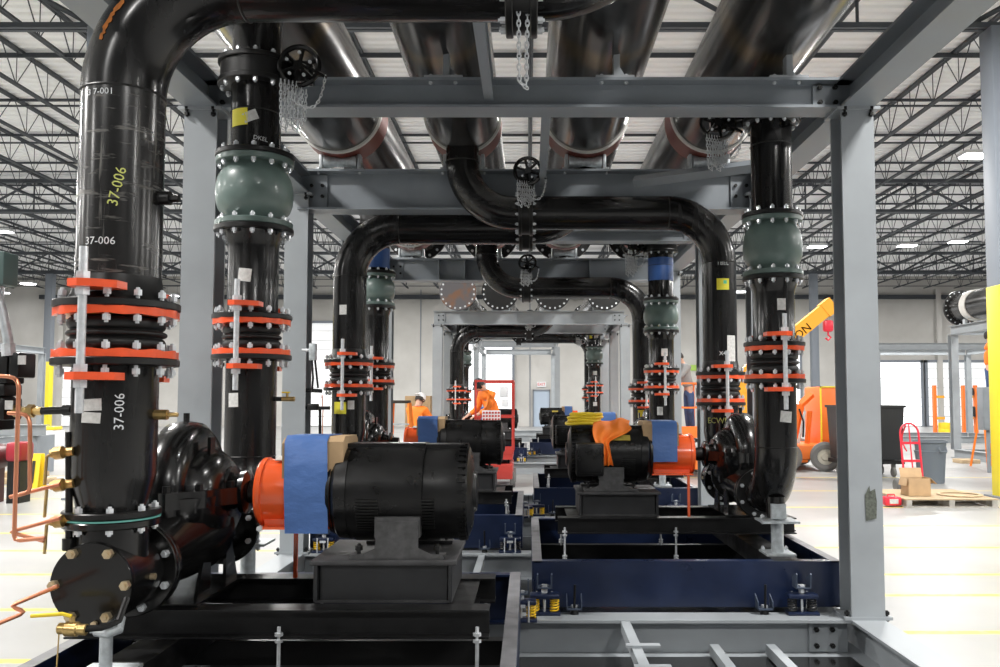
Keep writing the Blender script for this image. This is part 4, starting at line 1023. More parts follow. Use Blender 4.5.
    part('pipe_wall', G().rev([(0, 0.1), (0, rp * 1.15), (0.05, rp), (cv0 - dt_ - 0.13, rp), (cv0 - dt_ - 0.11, rp * 1.01), (cv0 - dt_ - 0.06, rp * 1.12), (cv0 - dt_ - 0.032, rp * 1.2), (cv0 - dt_ - 0.032, 0.1)], (px_, yd, dt_ + 0.002), (0, 0, 1), 44), 'pipe_black', t, sharp=50)
    flange(t, (px_, yd, dt_ + 0.016), (0, 0, 1), rp * 0.9, rf, 0.03)
    flange(t, (px_, yd, cv0 - 0.016), (0, 0, 1), rp * 0.9, rf, 0.03)
    for s in P.get('d_mid_st', ()): sticker(t, (px_, yd), rp, *s)
    for s in P.get('d_mid_wr', ()): writing(t, s[0], s[1], (px_, yd), rp, *s[2:])
    check_valve(px_, yd, cv0, cv1, rp, rf * 0.98, P['cv'], nb)
    vz = P['dvz']
    t = thing('upper_spool', 'black pipe spool above the check valve of %s' % U, 'pipe', (px_, yd, cv1))
    part('pipe_wall', G().rev([(0, 0.1), (0, rp * 1.1), (0.03, rp * 0.99), (vz - 0.2 - cv1, rp * 0.99), (vz - 0.09 - cv1, rp * 1.02), (vz - 0.09 - cv1, 0.1)], (px_, yd, cv1 + 0.03), (0, 0, 1), 44), 'pipe_black', t, sharp=50)
    part('weld_seam', G().torus((px_, yd, vz - 0.24), (0, 0, 1), rp, 0.004, 40, 6), 'flange_black', t)
    flange(t, (px_, yd, cv1 + 0.016), (0, 0, 1), rp * 0.9, rf, 0.03)
    for s in P.get('d_up_st', ()): sticker(t, (px_, yd), rp, *s)
    for s in P.get('d_up_wr', ()): writing(t, s[0], s[1], (px_, yd), rp, *s[2:])
    if P.get('blue'): part('blue_band', G().rev([(0, rp), (0, rp * 1.015), (P['blue'][1] - P['blue'][0], rp * 1.015), (P['blue'][1] - P['blue'][0], rp)], (px_, yd, P['blue'][0]), (0, 0, 1), 40), 'blue_paint', t, 'blue painted band')
    wh = P['dwheel']
    butterfly((px_, yd, vz), (0, 0, 1), rf * 0.98, P['dv'], wh, P['dch'], nb, 0.16, 0.115, far=far)
    hz2 = P['hdz']
    t = thing('riser_stub', 'short black pipe above the discharge valve of %s' % U, 'pipe', (px_, yd, vz + 0.08))
    part('pipe_wall', G().cyl((px_, yd, vz + 0.08), (px_, yd, hz2), rp * 0.98, n=40), 'pipe_black', t)
    # ---------------- mounts
    for i, (x_, y_, cm, wd) in enumerate(((-0.17, 3.10, P['sp'][0], 'front inner'), (-1.85, 3.10, P['sp'][1], 'front outer'), (-0.05, 5.365, P['sp'][2], 'rear inner'), (-1.70, 5.365, P['sp'][3], 'rear outer'))):
        if XF['flip']: wd = wd.replace('front', 'REAR').replace('rear', 'front').replace('REAR', 'rear')
        cn = {'spring_yellow': 'yellow', 'spring_red': 'dark red', 'spring_black': 'black'}[cm]
        isolator(x_, y_, cm, 'navy spring mount, %s coils, %s corner of %s' % (cn, wd, U), -1 if not XF['flip'] else 1)
    for (x_, y_, wd) in ((-0.40, 3.10, 'front inner'), (-1.6, 3.10, 'front outer'), (-0.24, 5.36, 'rear inner'), (-1.46, 5.36, 'rear outer')):
        if XF['flip']: wd = wd.replace('front', 'REAR').replace('rear', 'front').replace('REAR', 'rear')
        snubber(x_, y_, 'navy snubber bracket near the %s corner of %s' % (wd, U))

mat('bracket_edge', (0.07, 0.09, 0.13), 0.4, 0.2)
mat('bracket_grey', (0.075, 0.075, 0.077), 0.38, 0.2, 0.1, 0.3, 30, bump=0.2)
mat('nameplate', (0.42, 0.33, 0.05), 0.5)

def labels(U, mt, extra=''):
    return dict(
        motor='black drum shaped electric motor of %s' % U, guard='orange coupling guard between motor and pump of %s' % U,
        card='brown cardboard piece taped on the coupling guard of %s' % U, tape='wide blue tape strip over the coupling guard of %s' % U,
        pump='black split case pump of %s' % U, diff='black suction diffuser with bolted round cover of %s' % U,
        sj='orange ringed rubber expansion joint on the suction pipe of %s' % U, dj='orange ringed rubber expansion joint on the discharge pipe of %s' % U,
        riser='black suction riser with overhead elbow of %s' % U, sv='black chain operated butterfly valve in the overhead suction pipe of %s' % U,
        delb='black discharge elbow at the pump outlet of %s' % U, cv='grey green flanged check valve on the discharge riser of %s' % U,
        dv='black chain operated butterfly valve atop the discharge riser of %s' % U)
def zat(py, Y, px=529): return W(px, py, Y)[1]
def zr(py, Y, px=529): return W(px, py, Y - 0.21)[1]
FRONT = -pi / 2
H3 = (0.52, 0.385, ZH[2]); H2 = (-0.60, 0.335, ZH[1])

# A: nearest, left
XF.update(flip=False, dx=0, dy=0)
Y = 3.35; Yd = 5.0
P = labels('the nearest left pump set', 0); P.update(X0=-2.02, X1=-0.05, px=-1.627, pxd=-1.633, rpd=0.145, rfd=0.228)
P.update(rp=0.157, rf=0.232, s_joint=(zr(305, Y, 118), zr(356, Y, 118)), d_joint=(zr(317, Yd, 250), zr(353, Yd, 250)), hz=zat(-19, Y, 400), vx=-0.03,
         head=H3, check=(zr(221, Yd, 250), zr(150, Yd, 250)), dvz=zr(62, Yd, 250), dwheel=(W(300, 66, 4.88)[0], 4.86, W(300, 66, 4.86)[1]), dch=0.27, hdz=ZH[0] - 0.3,
         plainchain=True, sch=0.5, sp=('spring_yellow', 'spring_yellow', 'spring_yellow', 'spring_black'), riserm='pipe_scraped', boss=zr(185, Y, 170), rust_weld=True, tap=True,
         s_low_st=((FRONT - 0.12, zr(405, Y, 103), 0.085, 0.045, 'sticker_white', 0.05), (FRONT - 0.10, zr(418, Y, 103), 0.075, 0.04, 'sticker_white', -0.05)),
         s_low_wr=(('37-006', 0.05, FRONT + 0.55, zr(412, Y, 140), 'chalk_white', pi / 2),),
         s_up_wr=(('37-006', 0.042, FRONT - 0.02, zr(238, Y, 118), 'chalk_white', 0.0), ('37-006', 0.055, FRONT + 0.36, zr(182, Y, 137), 'chalk_yellow', 1.38), ('3 7-001', 0.035, FRONT - 0.12, zr(86, Y, 105), 'chalk_white', 0.02)),
         d_mid_st=((FRONT - 0.02, zr(273, Yd, 248), 0.075, 0.075, 'sticker_white', -0.1),),
         d_low_st=((FRONT - 0.42, zr(400, Yd, 234), 0.07, 0.08, 'sticker_white', 0.03),),
         d_up_st=((FRONT - 0.42, zr(112, Yd, 236), 0.115, 0.105, 'sticker_yellow', 0.03), (FRONT + 0.08, zr(112, Yd, 255), 0.085, 0.06, 'sticker_white', 0.4)),
         d_up_wr=(('DKEL', 0.035, FRONT + 0.5, zr(134, Yd, 268), 'chalk_white', -0.1),))
pump_set('left', 'the nearest left pump set', P)

# B: nearest, right (turned half round)
XF.update(flip=True, dx=0.05, dy=0)
Ys = 2 * PIV[1] - 3.35; Yd = 2 * PIV[1] - 5.0
P = labels('the nearest right pump set', 0); P.update(X0=-1.99, X1=0.03, px=-1.65, pxd=-1.655, rpd=0.142, rfd=0.208)
BACK = pi / 2
P.update(rp=0.150, rf=0.216, s_joint=(zr(375, Ys, 721), zr(402, Ys, 721)), d_joint=(zr(345, Yd, 775), zr(378, Yd, 775)), hz=zat(213, Ys, 600), vx=0.08,
         head=(0.65, 0.335, ZH[1]), check=(zr(272, Yd, 773), zr(212, Yd, 773)), dvz=zr(103, Yd, 773), dwheel=(-1.28, 5.02, zat(124, 5.9, 722)), dch=0.22, hdz=ZH[3] - 0.25,
         sch=0.2, sp=('spring_black', 'spring_yellow', 'spring_yellow', 'spring_black'), boss=None,
         s_up_st=((BACK + 0.0, zr(283, Ys, 714), 0.11, 0.10, 'sticker_yellow', 0), (BACK + 0.12, zr(281, Ys, 716), 0.03, 0.03, 'sticker_green', 0), (BACK + 0.5, zr(352, Ys, 735), 0.09, 0.3, 'sticker_white', 0)),
         s_up_wr=(('X47B', 0.05, BACK + 0.1, zr(353, Ys, 716), 'chalk_white', 0), ('TBEL', 0.05, BACK + 0.0, zr(262, Ys, 716), 'chalk_white', 0)),
         s_low_wr=(('ECWR', 0.07, BACK - 0.4, zr(421, Ys, 712), 'chalk_yellow', 0),),
         d_low_st=((BACK + 0.25, zr(417, Yd, 783), 0.085, 0.075, 'sticker_white', -0.1),),
         d_mid_st=((BACK + 0.1, zr(303, Yd, 783), 0.06, 0.08, 'sticker_white', 0),))
pump_set('right', 'the nearest right pump set', P)

# C: second, left
XF.update(flip=False, dx=0, dy=4.65)
Y = 8.0; Yd = 9.65
P = labels('the second left pump set', 0); P.update(X0=-2.0, X1=-0.06, px=-1.695, pxd=-1.74, rpd=0.145, rfd=0.215)
P.update(rp=0.155, rf=0.232, s_joint=(zr(362, Y, 350), zr(387, Y, 350)), d_joint=(zr(365, Yd, 384), zr(382, Yd, 384)), hz=zat(228, Y, 450), vx=-0.03,
         head=H3, check=(zr(304, Yd, 384), zr(272, Yd, 384)), dvz=zr(216, Yd, 384), dwheel=(-1.3, 4.86, zat(222, Yd, 400)), dch=0.2, hdz=ZH[0] - 0.3, blue=(zr(266, Yd, 384), zr(246, Yd, 384)),
         sch=0.2, sp=('spring_black', 'spring_yellow', 'spring_yellow', 'spring_black'),
         s_low_st=((FRONT - 0.35, zr(408, Y, 341), 0.13, 0.11, 'sticker_yellow', 0), (FRONT + 0.35, zr(405, Y, 358), 0.06, 0.08, 'sticker_white', 0)),
         s_up_st=((FRONT - 0.2, zr(309, Y, 342), 0.07, 0.09, 'sticker_white', 0),))
pump_set('left', 'the second left pump set', P)

# D: second, right
XF.update(flip=True, dx=0.04, dy=4.62)
Ys = 2 * PIV[1] - 3.35 + 4.62; Yd = 2 * PIV[1] - 5.0 + 4.62
P = labels('the second right pump set', 0); P.update(X0=-2.0, X1=-0.02, px=-1.60)
P.update(rp=0.155, rf=0.222, s_joint=(zr(388, Ys, 648), zr(402, Ys, 648)), d_joint=(zr(370, Yd, 661), zr(388, Yd, 661)), hz=zat(288, Ys, 600), vx=0.08,
         head=(0.65, 0.335, ZH[1]), check=(zr(329, Yd, 661), zr(299, Yd, 661)), dvz=zr(244, Yd, 661), dwheel=(-1.24, 5.06, zat(247, Yd, 632)), dch=0.25, hdz=ZH[3] - 0.25, blue=(zr(279, Yd, 661), zr(256, Yd, 661)),
         sch=0.2, sp=('spring_black', 'spring_yellow', 'spring_yellow', 'spring_yellow'),
         d_up_st=((BACK + 0.2, zr(267, Yd, 661), 0.09, 0.11, 'sticker_white', 0), (BACK - 0.9, zr(270, Yd, 650), 0.08, 0.10, 'sticker_yellow', 0)),
         d_mid_st=((BACK + 0.1, zr(352, Yd, 661), 0.08, 0.09, 'sticker_white', 0),), d_low_st=((BACK - 0.3, zr(411, Yd, 655), 0.07, 0.10, 'sticker_white', 0),),
         s_low_st=((BACK - 0.3, zr(414, Ys, 640), 0.12, 0.11, 'sticker_yellow', 0),))
pump_set('right', 'the second right pump set', P)
XF.update(flip=False, dx=0, dy=0)

# ================================================================== THE DISTANT FRAME AND ITS PUMP SETS
DY = 15.7
for Y, w_ in ((18.7, 'first'), (21.1, 'second'), (23.5, 'last')):
    for s_, sd in ((-1, 'left'), (1, 'right')):
        steel_column(s_ * 2.06 + 0.05, Y, 'grey column on the %s side of the %s bay line, distant frame' % (sd, w_), 'grey_light', 3.27)
    cross_beam(Y, 3.27, 3.57, 'overhead grey beam of the %s bay line, distant frame' % w_, m='grey_light', hw=2.1)
    cross_beam(Y, 0.0, BT, 'grey floor beam of the %s bay line, distant frame' % w_, m='grey_light', hw=1.95)
for s_, sd in ((-1, 'left'), (1, 'right')):
    run_beam('base_rail', s_ * 2.06 + 0.05, 18.6, 23.6, 0.0, BT, 'grey %s base rail of the distant frame' % sd, 'grey_light', 0.2)
    run_beam('top_rail', s_ * 2.06 + 0.05, 18.8, 23.4, 3.30, 3.5, 'grey %s top rail of the distant frame' % sd, 'grey_light', 0.18)
ZF = [header(x + 0.0, 0.295, w_, 18.1, 23.8, 3.57, (), True, 0.05) for x, w_ in ((-1.52, 'leftmost'), (-0.62, 'second from the left'), (0.50, 'third from the left'), (1.61, 'rightmost'))]
for x, w_ in ((-1.52, 'leftmost blind flange'), (-0.62, 'second blind flange'), (0.50, 'third blind flange'), (1.61, 'rightmost blind flange')):
    for Y in (18.7,):
        t = thing('pipe_saddle_stand', 'small galvanised stand behind the %s of the distant frame' % w_, 'pipe stand', (x, Y, 3.57), 'header stands of the distant frame')
        g = G().bb(x - 0.2, x + 0.2, Y - 0.08, Y + 0.08, 3.57, 3.585)
        part('stand_plate', g, 'galvanised', t)
        for s_ in (-1, 1): part('stand_ear', G().bb(x + s_ * 0.19 - 0.015, x + s_ * 0.19 + 0.015, Y - 0.06, Y + 0.06, 3.585, 3.70), 'galvanised', t)

XF.update(flip=False, dx=0, dy=DY)
Y = 3.35 + DY; Yd = 5.0 + DY; UE = 'the far left pump set'
P = labels(UE, 0); P.update(X0=-1.98, X1=-0.05, px=-1.62, far=True)
P.update(rp=0.155, rf=0.232, s_joint=(zr(390, Y), zr(400, Y)), d_joint=(zr(391, Yd), zr(400, Yd)), hz=zat(331, Y), vx=0.0, head=(0.50, 0.295, ZF[2]), check=(zr(364, Yd), zr(352, Yd)),
         dvz=zr(338, Yd), dwheel=(-1.3, 4.86, zat(338, Yd)), dch=0.2, hdz=ZF[0] - 0.2, sch=0.2, sp=('spring_yellow', 'spring_black', 'spring_yellow', 'spring_yellow'))
pump_set('left', UE, P)
XF.update(flip=True, dx=0.02, dy=DY - 0.08)
Ys = 2 * PIV[1] - 3.35 + DY; Yd = 2 * PIV[1] - 5.0 + DY; UF = 'the far right pump set'
P = labels(UF, 0); P.update(X0=-1.98, X1=0.0, px=-1.64, far=True)
P.update(rp=0.155, rf=0.225, s_joint=(zr(389, Ys), zr(398, Ys)), d_joint=(zr(385, Yd), zr(393, Yd)), hz=zat(338, Ys), vx=0.3, head=(0.62, 0.295, ZF[1]), check=(zr(363, Yd), zr(347, Yd)),
         dvz=zr(332, Yd), dwheel=(-1.26, 5.06, zat(334, Yd)), dch=0.2, hdz=ZF[3] - 0.2, sch=0.2, sp=('spring_yellow', 'spring_black', 'spring_yellow', 'spring_yellow'),
         d_up_st=((BACK + 0.2, zr(336, Yd), 0.10, 0.10, 'sticker_white', 0), (BACK - 0.7, zr(336, Yd), 0.08, 0.12, 'sticker_yellow', 0)), d_mid_st=((BACK, zr(373, Yd), 0.1, 0.1, 'sticker_white', 0),), d_low_st=((BACK, zr(404, Yd), 0.1, 0.1, 'sticker_white', 0),))
pump_set('right', UF, P)
XF.update(flip=False, dx=0, dy=0)

# other steel frames standing about the hall
def open_frame(name_lab, x0, x1, ys, top=3.75, base=True, m='grey_light'):
    """columns, top and base rails as one assembled frame thing with its members as parts"""
    t = thing('steel_frame_module', name_lab, 'steel frame', ((x0 + x1) / 2, ys[0], 0))
    for x in (x0, x1):
        for y in ys:
            part('frame_column', G().ibeam((x, y, BT), (x, y, top - 0.25), 0.2, 0.2, up=(0, 1, 0)), m, t)
        part('top_rail', G().ibeam((x, ys[0] - 0.1, top - 0.12), (x, ys[-1] + 0.1, top - 0.12), 0.24, 0.2), m, t)
        part('base_rail', G().ibeam((x, ys[0] - 0.1, BT / 2), (x, ys[-1] + 0.1, BT / 2), BT, 0.2), m, t)
    for y in ys:
        part('cross_rail', G().ibeam((x0 + 0.1, y, top - 0.12), (x1 - 0.1, y, top - 0.12), 0.24, 0.18), m, t)
        part('floor_rail', G().ibeam((x0 + 0.1, y, BT / 2), (x1 - 0.1, y, BT / 2), BT, 0.18), m, t)
    return t
open_frame('grey steel frame at far right carrying the raised black pipe stub', 11.95, 16.2, (17.6, 20.6, 23.9), 3.68)
open_frame('empty grey steel frame far off between the front right column and the black pipe stub', 13.1, 18.6, (32.0, 36.0), 3.75)
open_frame('empty grey steel frame deep in the hall behind the distant frame', -2.05, 1.1, (33.0, 38.5), 3.9)
open_frame('empty grey steel frame far off at the left edge, low behind the copper tubes', -24.0, -19.5, (30.0, 34.0), 3.7)
# raised pipe stub at right
xs_ = 12.2; zc_ = 3.68 + 0.515
t = thing('header_pipe', 'thick black pipe stub with bolted end flange on the far right frame', 'pipe', (xs_, 17.0, zc_))
part('pipe_wall', G().rev([(0, 0.1), (0, 0.40), (6.7, 0.40), (6.7, 0.1)], (xs_, 17.2, zc_), (0, 1, 0), 40), 'header_steel', t)
part('end_flange', G().rev([(0, 0.3), (0, 0.5), (0.07, 0.5), (0.07, 0.0)], (xs_, 23.85, zc_), (0, 1, 0), 40), 'flange_black', t)
part('band', G().rev([(0, 0.401), (0, 0.425), (0.30, 0.425), (0.30, 0.401)], (xs_, 22.9, zc_), (0, 1, 0), 40), 'saddle_white', t, 'white band round the pipe')
bolts(t, (xs_, 23.9, zc_), (0, 1, 0), 0.455, 20, 0.02, 0.10, 0.02)
for yy in (20.6, 23.3):
    g = G().bb(xs_ - 0.25, xs_ + 0.25, yy - 0.08, yy + 0.08, 3.68, 3.70)
    u = thing('pipe_saddle_stand', 'small galvanised stand under the %s part of the raised pipe stub' % ('near' if yy < 21 else 'far'), 'pipe stand', (xs_, yy, 3.68)); part('stand_plate', g, 'galvanised', u)
    for s_ in (-1, 1): part('stand_ear', G().prism([(s_ * 0.24, 0.02), (s_ * 0.17, 0.02), (s_ * 0.17, 0.12), (s_ * 0.24, 0.15)][::s_], (xs_, yy - 0.06, 3.68), (1, 0, 0), (0, 0, 1), (0, 0.12, 0)), 'galvanised', u)

# ================================================================== PEOPLE
def skinned(name, js, edges, m, parent, root=0, sub=1):
    me = bpy.data.meshes.new(name); me.from_pydata([Vector(p[0]) for p in js], edges, []); me.materials.append(M[m])
    o = bpy.data.objects.new(name, me); COL.objects.link(o); o.parent = parent
    sk = o.modifiers.new('skin', 'SKIN'); sk.use_smooth_shade = True
    d = me.skin_vertices[0].data
    for i, p in enumerate(js):
        r = p[1] if isinstance(p[1], tuple) else (p[1], p[1]); d[i].radius = r; d[i].use_root = (i == root)
    sb = o.modifiers.new('sub', 'SUBSURF'); sb.levels = sub; sb.render_levels = sub
    return o
def person(x, y, z, yaw, lean, tilt, arms, shirt, trousers, cap, label, kneel=0.0):
    """arms: two (upper arm swing forward, outward, elbow bend) in degrees, right then left; faces -y before yaw"""
    root = bpy.data.objects.new('person', None); COL.objects.link(root); root.location = (x, y, z); root.rotation_euler = (0, 0, radians(yaw))
    root['label'] = label; root['category'] = 'person'; BASE[root.name] = Vector((0, 0, 0))
    L = radians(lean); up = Vector((0, -sin(L), cos(L))); fw = Vector((0, -cos(L), -sin(L)))
    hip = Vector((0, 0.10 * (lean > 20), 0.92 - kneel)); waist = hip + up * 0.20; chest = hip + up * 0.42; sh = hip + up * 0.52; neck = sh + up * 0.07
    T = radians(lean + tilt); hu = Vector((0, -sin(T), cos(T))); hf = Vector((0, -cos(T), -sin(T)))
    hb = neck + hu * 0.07; hd = neck + hu * 0.15; ht = neck + hu * 0.23
    js = [(hip, (0.11, 0.08)), (waist, (0.10, 0.07)), (chest, (0.115, 0.08)), (sh, (0.07, 0.055)), (neck, 0.052), (hb, (0.07, 0.08)), (hd, (0.082, 0.098)), (ht, (0.055, 0.07)), (hd + hf * 0.105 - hu * 0.02, 0.018)]
    ed = [(0, 1), (1, 2), (2, 3), (3, 4), (4, 5), (5, 6), (6, 7), (6, 8)]
    sj = [(hip + up * 0.02, (0.165, 0.12)), (waist, (0.165, 0.125)), (chest, (0.19, 0.14)), (sh, (0.15, 0.11)), (sh + up * 0.05, 0.085)]; se = [(0, 1), (1, 2), (2, 3), (3, 4)]
    tj = [(hip + Vector((0, 0, 0.05)), (0.16, 0.115)), (hip - Vector((0, 0, 0.04)), (0.15, 0.12))]; te = [(0, 1)]
    shoes = []
    for s_, (sw, out, bend) in zip((-1, 1), arms):
        a = radians(sw); b = radians(sw + bend); o_ = radians(out)
        S = sh + Vector((s_ * 0.19, 0, 0)) - up * 0.02
        E = S + Vector((s_ * sin(o_), -sin(a) * cos(o_), -cos(a) * cos(o_))) * 0.29
        Wr = E + Vector((-s_ * 0.15, -sin(b), -cos(b))).normalized() * 0.25; dr = (Wr - E).normalized(); Pm = Wr + dr * 0.07
        k = len(js); js += [(S, 0.055), (E, 0.042), (Wr, 0.028), (Pm, (0.036, 0.018))]; ed += [(3, k), (k, k + 1), (k + 1, k + 2), (k + 2, k + 3)]
        side = dr.cross(Vector((1, 0, 0))); side = Vector((1, 0, 0))
        for f_ in range(4):
            q = Pm + side * ((f_ - 1.5) * 0.02) + dr * 0.045; q2 = q + dr * (0.035 - 0.005 * abs(f_ - 1.5)) + Vector((0, 0, -0.015))
            js += [(q, 0.009), (q2, 0.008)]; n_ = len(js); ed += [(k + 3, n_ - 2), (n_ - 2, n_ - 1)]
        js += [(Wr + dr * 0.04 - side * s_ * 0.04, 0.011), (Wr + dr * 0.08 - side * s_ * 0.05, 0.009)]; n_ = len(js); ed += [(k + 2, n_ - 2), (n_ - 2, n_ - 1)]
        k = len(sj); sj += [(S, 0.085), (E, 0.068), (Wr - dr * 0.03, 0.05)]; se += [(3, k), (k, k + 1), (k + 1, k + 2)]
    kn = kneel * 0.8
    for s_ in (-1, 1):
        H_ = hip + Vector((s_ * 0.09, 0, -0.06)); K = Vector((s_ * 0.11, -kn * 0.9, 0.48 - kn * 0.25)); A = Vector((s_ * 0.11, 0.03 - kn * 0.1, 0.09))
        k = len(js); js += [(H_, 0.075), (K, 0.052), (A, 0.036), (A + Vector((0, -0.14, -0.055)), (0.04, 0.025))]; ed += [(0, k), (k, k + 1), (k + 1, k + 2), (k + 2, k + 3)]
        k = len(tj); tj += [(H_, 0.095), (K, 0.07), (A, 0.058)]; te += [(1, k), (k, k + 1), (k + 1, k + 2)]
        g = G().cbox(A + Vector((0, -0.06, -0.05)), (0.10, 0.29, 0.08), 0.03); shoes.append(g)
    skinned('body', js, ed, 'skin', root); skinned('shirt', sj, se, shirt, root); skinned('trousers', tj, te, trousers, root)
    for g in shoes: part('shoe', g, 'hair_dark', root)
    g = G().rev([(-0.02, 0.103), (0.03, 0.106), (0.075, 0.09), (0.105, 0.05), (0.115, 0)], hd + hu * 0.02 - hf * 0.005, hu, 20)
    part('cap', g, cap, root, 'cap'); 
    bw = hf * -1 if cap == 'cap_white' else hf
    part('cap_peak', G().prism([(-0.07, 0), (0.07, 0), (0.045, 0.075), (-0.045, 0.075)], hd + hu * 0.035 + bw * 0.085, (1, 0, 0), tuple(bw), tuple(hu * 0.01)), cap, root)
    for s_ in (-1, 1):
        part('ear', G().rev([(-0.008, 0), (-0.008, 0.022), (0.008, 0.028), (0.01, 0)], hd + Vector((s_ * 0.088, 0, 0)) - hu * 0.02, (1, 0, 0), 10), 'skin', root)
        part('eye', G().rev([(0, 0.012), (0.006, 0.009), (0.008, 0)], hd + Vector((s_ * 0.033, 0, 0)) + hf * 0.094 + hu * 0.005, tuple(hf), 8), 'hair_dark', root)
    part('mouth', G().box(hd + hf * 0.088 - hu * 0.06, (0.045, 0.01, 0.008)), 'lift_red', root)
    part('hair', G().rev([(-0.05, 0.085), (-0.02, 0.1), (0.02, 0.102)], hd - hf * 0.012, hu, 18), 'hair_dark', root)
    return root
x, z = W(414, 430, 17)
person(x, 17.0, 0.0, 150, 12, 18, ((35, 12, 40), (30, 14, 50)), 'hi_vis_orange', 'trousers_dark', 'cap_white', 'person in orange shirt and white cap beside the orange step ladder')
x, z = W(482, 430, 16)
LZ = 0.62
person(x + 0.16, 16.2, LZ, -58, 24, 26, ((12, 10, 50), (18, 12, 45)), 'hi_vis_orange', 'trousers_dark', 'cap_black', 'person in orange shirt and black cap bending forward in the red lift', kneel=0.28)
x, z = W(687, 430, 18)
person(x + 0.16, 18.6, 0.92, -75, 14, 22, ((48, 10, 35), (42, 12, 40)), 'cloth_grey', 'jeans', 'cap_black', 'person in grey sweater and blue jeans standing on the orange lift')
x, z = W(988, 340, 20)
person(x, 20.0, 1.45, 60, 4, -10, ((110, 30, 40), (95, 10, 60)), 'hi_vis_orange', 'jeans', 'cap_black', 'person in orange shirt reaching up, half hidden behind the yellow column')
# platforms they stand on
def scissor_lift(x, y, w_, l_, zp, zr, m, label, panel=False):
    t = thing('scissor_lift', label, 'scissor lift', (x, y, 0))
    part('chassis', G().cbox((x, y, 0.30), (w_, l_, 0.28), 0.02), m, t)
    part('platform', G().bb(x - w_ / 2, x + w_ / 2, y - l_ / 2, y + l_ / 2, zp - 0.10, zp), m, t)
    for sx in (-1, 1):
        for sy in (-1, 1): part('wheel', G().rev([(-0.05, 0), (-0.05, 0.12), (-0.04, 0.14), (0.04, 0.14), (0.05, 0.12), (0.05, 0)], (x + sx * (w_ / 2 + 0.0), y + sy * l_ * 0.36, 0.14), (1, 0, 0), 20), 'tyre', t)
        g = G(); zl = 0.44; n = 2; hh = (zp - 0.10 - zl) / n
        for k in range(n):
            for q in (-1, 1): g.box((x + sx * (w_ / 2 - 0.08), y, zl + hh * (k + 0.5)), (0.03, l_ * 0.8, 0.04), Matrix.Rotation(q * math.atan2(hh - 0.02, l_ * 0.8), 3, 'X'))
        part('scissor_arm', g, 'frame_black', t)
        g = G()
        for sy in (-1, 0, 1): g.bb(x + sx * w_ / 2 - 0.017, x + sx * w_ / 2 + 0.017, y + sy * (l_ / 2 - 0.02) - 0.017, y + sy * (l_ / 2 - 0.02) + 0.017, zp, zr)
        for zz in (zr - 0.02, (zp + zr) / 2): g.bb(x + sx * w_ / 2 - 0.02, x + sx * w_ / 2 + 0.02, y - l_ / 2, y + l_ / 2, zz - 0.02, zz + 0.02)
        part('side_rail', g, m, t)
    for sy in (-1, 1):
        g = G()
        for zz in (zr - 0.02, (zp + zr) / 2): g.bb(x - w_ / 2, x + w_ / 2, y + sy * l_ / 2 - 0.02, y + sy * l_ / 2 + 0.02, zz - 0.018, zz + 0.018)
        part('end_rail', g, m, t)
    part('toe_board', G().bb(x - w_ / 2, x + w_ / 2, y - l_ / 2 - 0.01, y - l_ / 2 + 0.01, zp, zp + 0.14), m, t)
    part('control_box', G().cbox((x + w_ / 2 - 0.16, y - l_ / 2 - 0.05, zr - 0.22), (0.16, 0.10, 0.20), 0.01).cbox((x + w_ / 2 - 0.14, y - l_ / 2 - 0.05, zr - 0.42), (0.13, 0.08, 0.14), 0.01), 'white_paint' if panel else 'bin_black', t)
    return t
xl = W(494, 400, 15.6)[0]
scissor_lift(xl, 16.3, 0.68, 1.3, LZ, 1.98, 'lift_red', 'red scissor lift with guard rails in the middle aisle', True)
part('perforated_panel', G().bb(xl - 0.22, xl + 0.12, 15.62, 15.64, 1.16, 1.42), 'white_paint', bpy.data.objects['scissor_lift']) 
g = G()
for i in range(6):
    for j in range(4): g.bb(xl - 0.205 + i * 0.055, xl - 0.17 + i * 0.055, 15.612, 15.62, 1.18 + j * 0.06, 1.215 + j * 0.06)
part('panel_slots', g, 'lift_red', bpy.data.objects['scissor_lift'])
xl2 = W(688, 400, 18)[0]
scissor_lift(xl2, 18.6, 0.76, 1.5, 0.92, 1.98, 'lift_orange', 'orange scissor lift under the person in the grey sweater')
# ladders
def step_ladder(x, y, h, m, label, w_=0.5):
    t = thing('step_ladder', label, 'ladder', (x, y, 0)); top = Vector((x, y, h))
    for sy in (-1, 1):
        for sx in (-1, 1):
            part('ladder_rail', G().tube([(x + sx * w_ / 2, y + sy * h * 0.28, 0), (x + sx * w_ * 0.28, y + sy * 0.05, h)], 0.03, 4), m, t)
    k = 1
    while k * 0.30 < h - 0.1:
        f = k * 0.30 / h; ww = w_ / 2 * (1 - f) + w_ * 0.28 * f; yy = y - h * 0.28 * (1 - f) - 0.05 * f
        part('step', G().bb(x - ww, x + ww, yy - 0.04, yy + 0.04, k * 0.30, k * 0.30 + 0.025), 'galvanised', t); k += 1
    part('top_cap', G().cbox((x, y, h + 0.02), (w_ * 0.62, 0.16, 0.05), 0.01), 'hair_dark', t)
x = W(401, 400, 14.2)[0]
step_ladder(x, 14.2, 1.56, 'hi_vis_orange', 'orange step ladder standing behind the second left motor')
x = W(994, 400, 20)[0]
step_ladder(x + 0.12, 20.5, 1.42, 'hi_vis_orange', 'orange step ladder below the person at the yellow column')
x = W(419, 400, 21)[0]
t = thing('cardboard_carton', 'tall brown cardboard carton behind the person in the white cap', 'carton', (x, 21.0, 0))
part('carton_wall', G().cbox((x, 21.0, 0.86), (0.62, 0.5, 1.70), 0.01), 'cardboard', t); part('packing_tape', G().bb(x - 0.04, x + 0.04, 20.745, 20.75, 0.05, 1.70), 'wood', t)

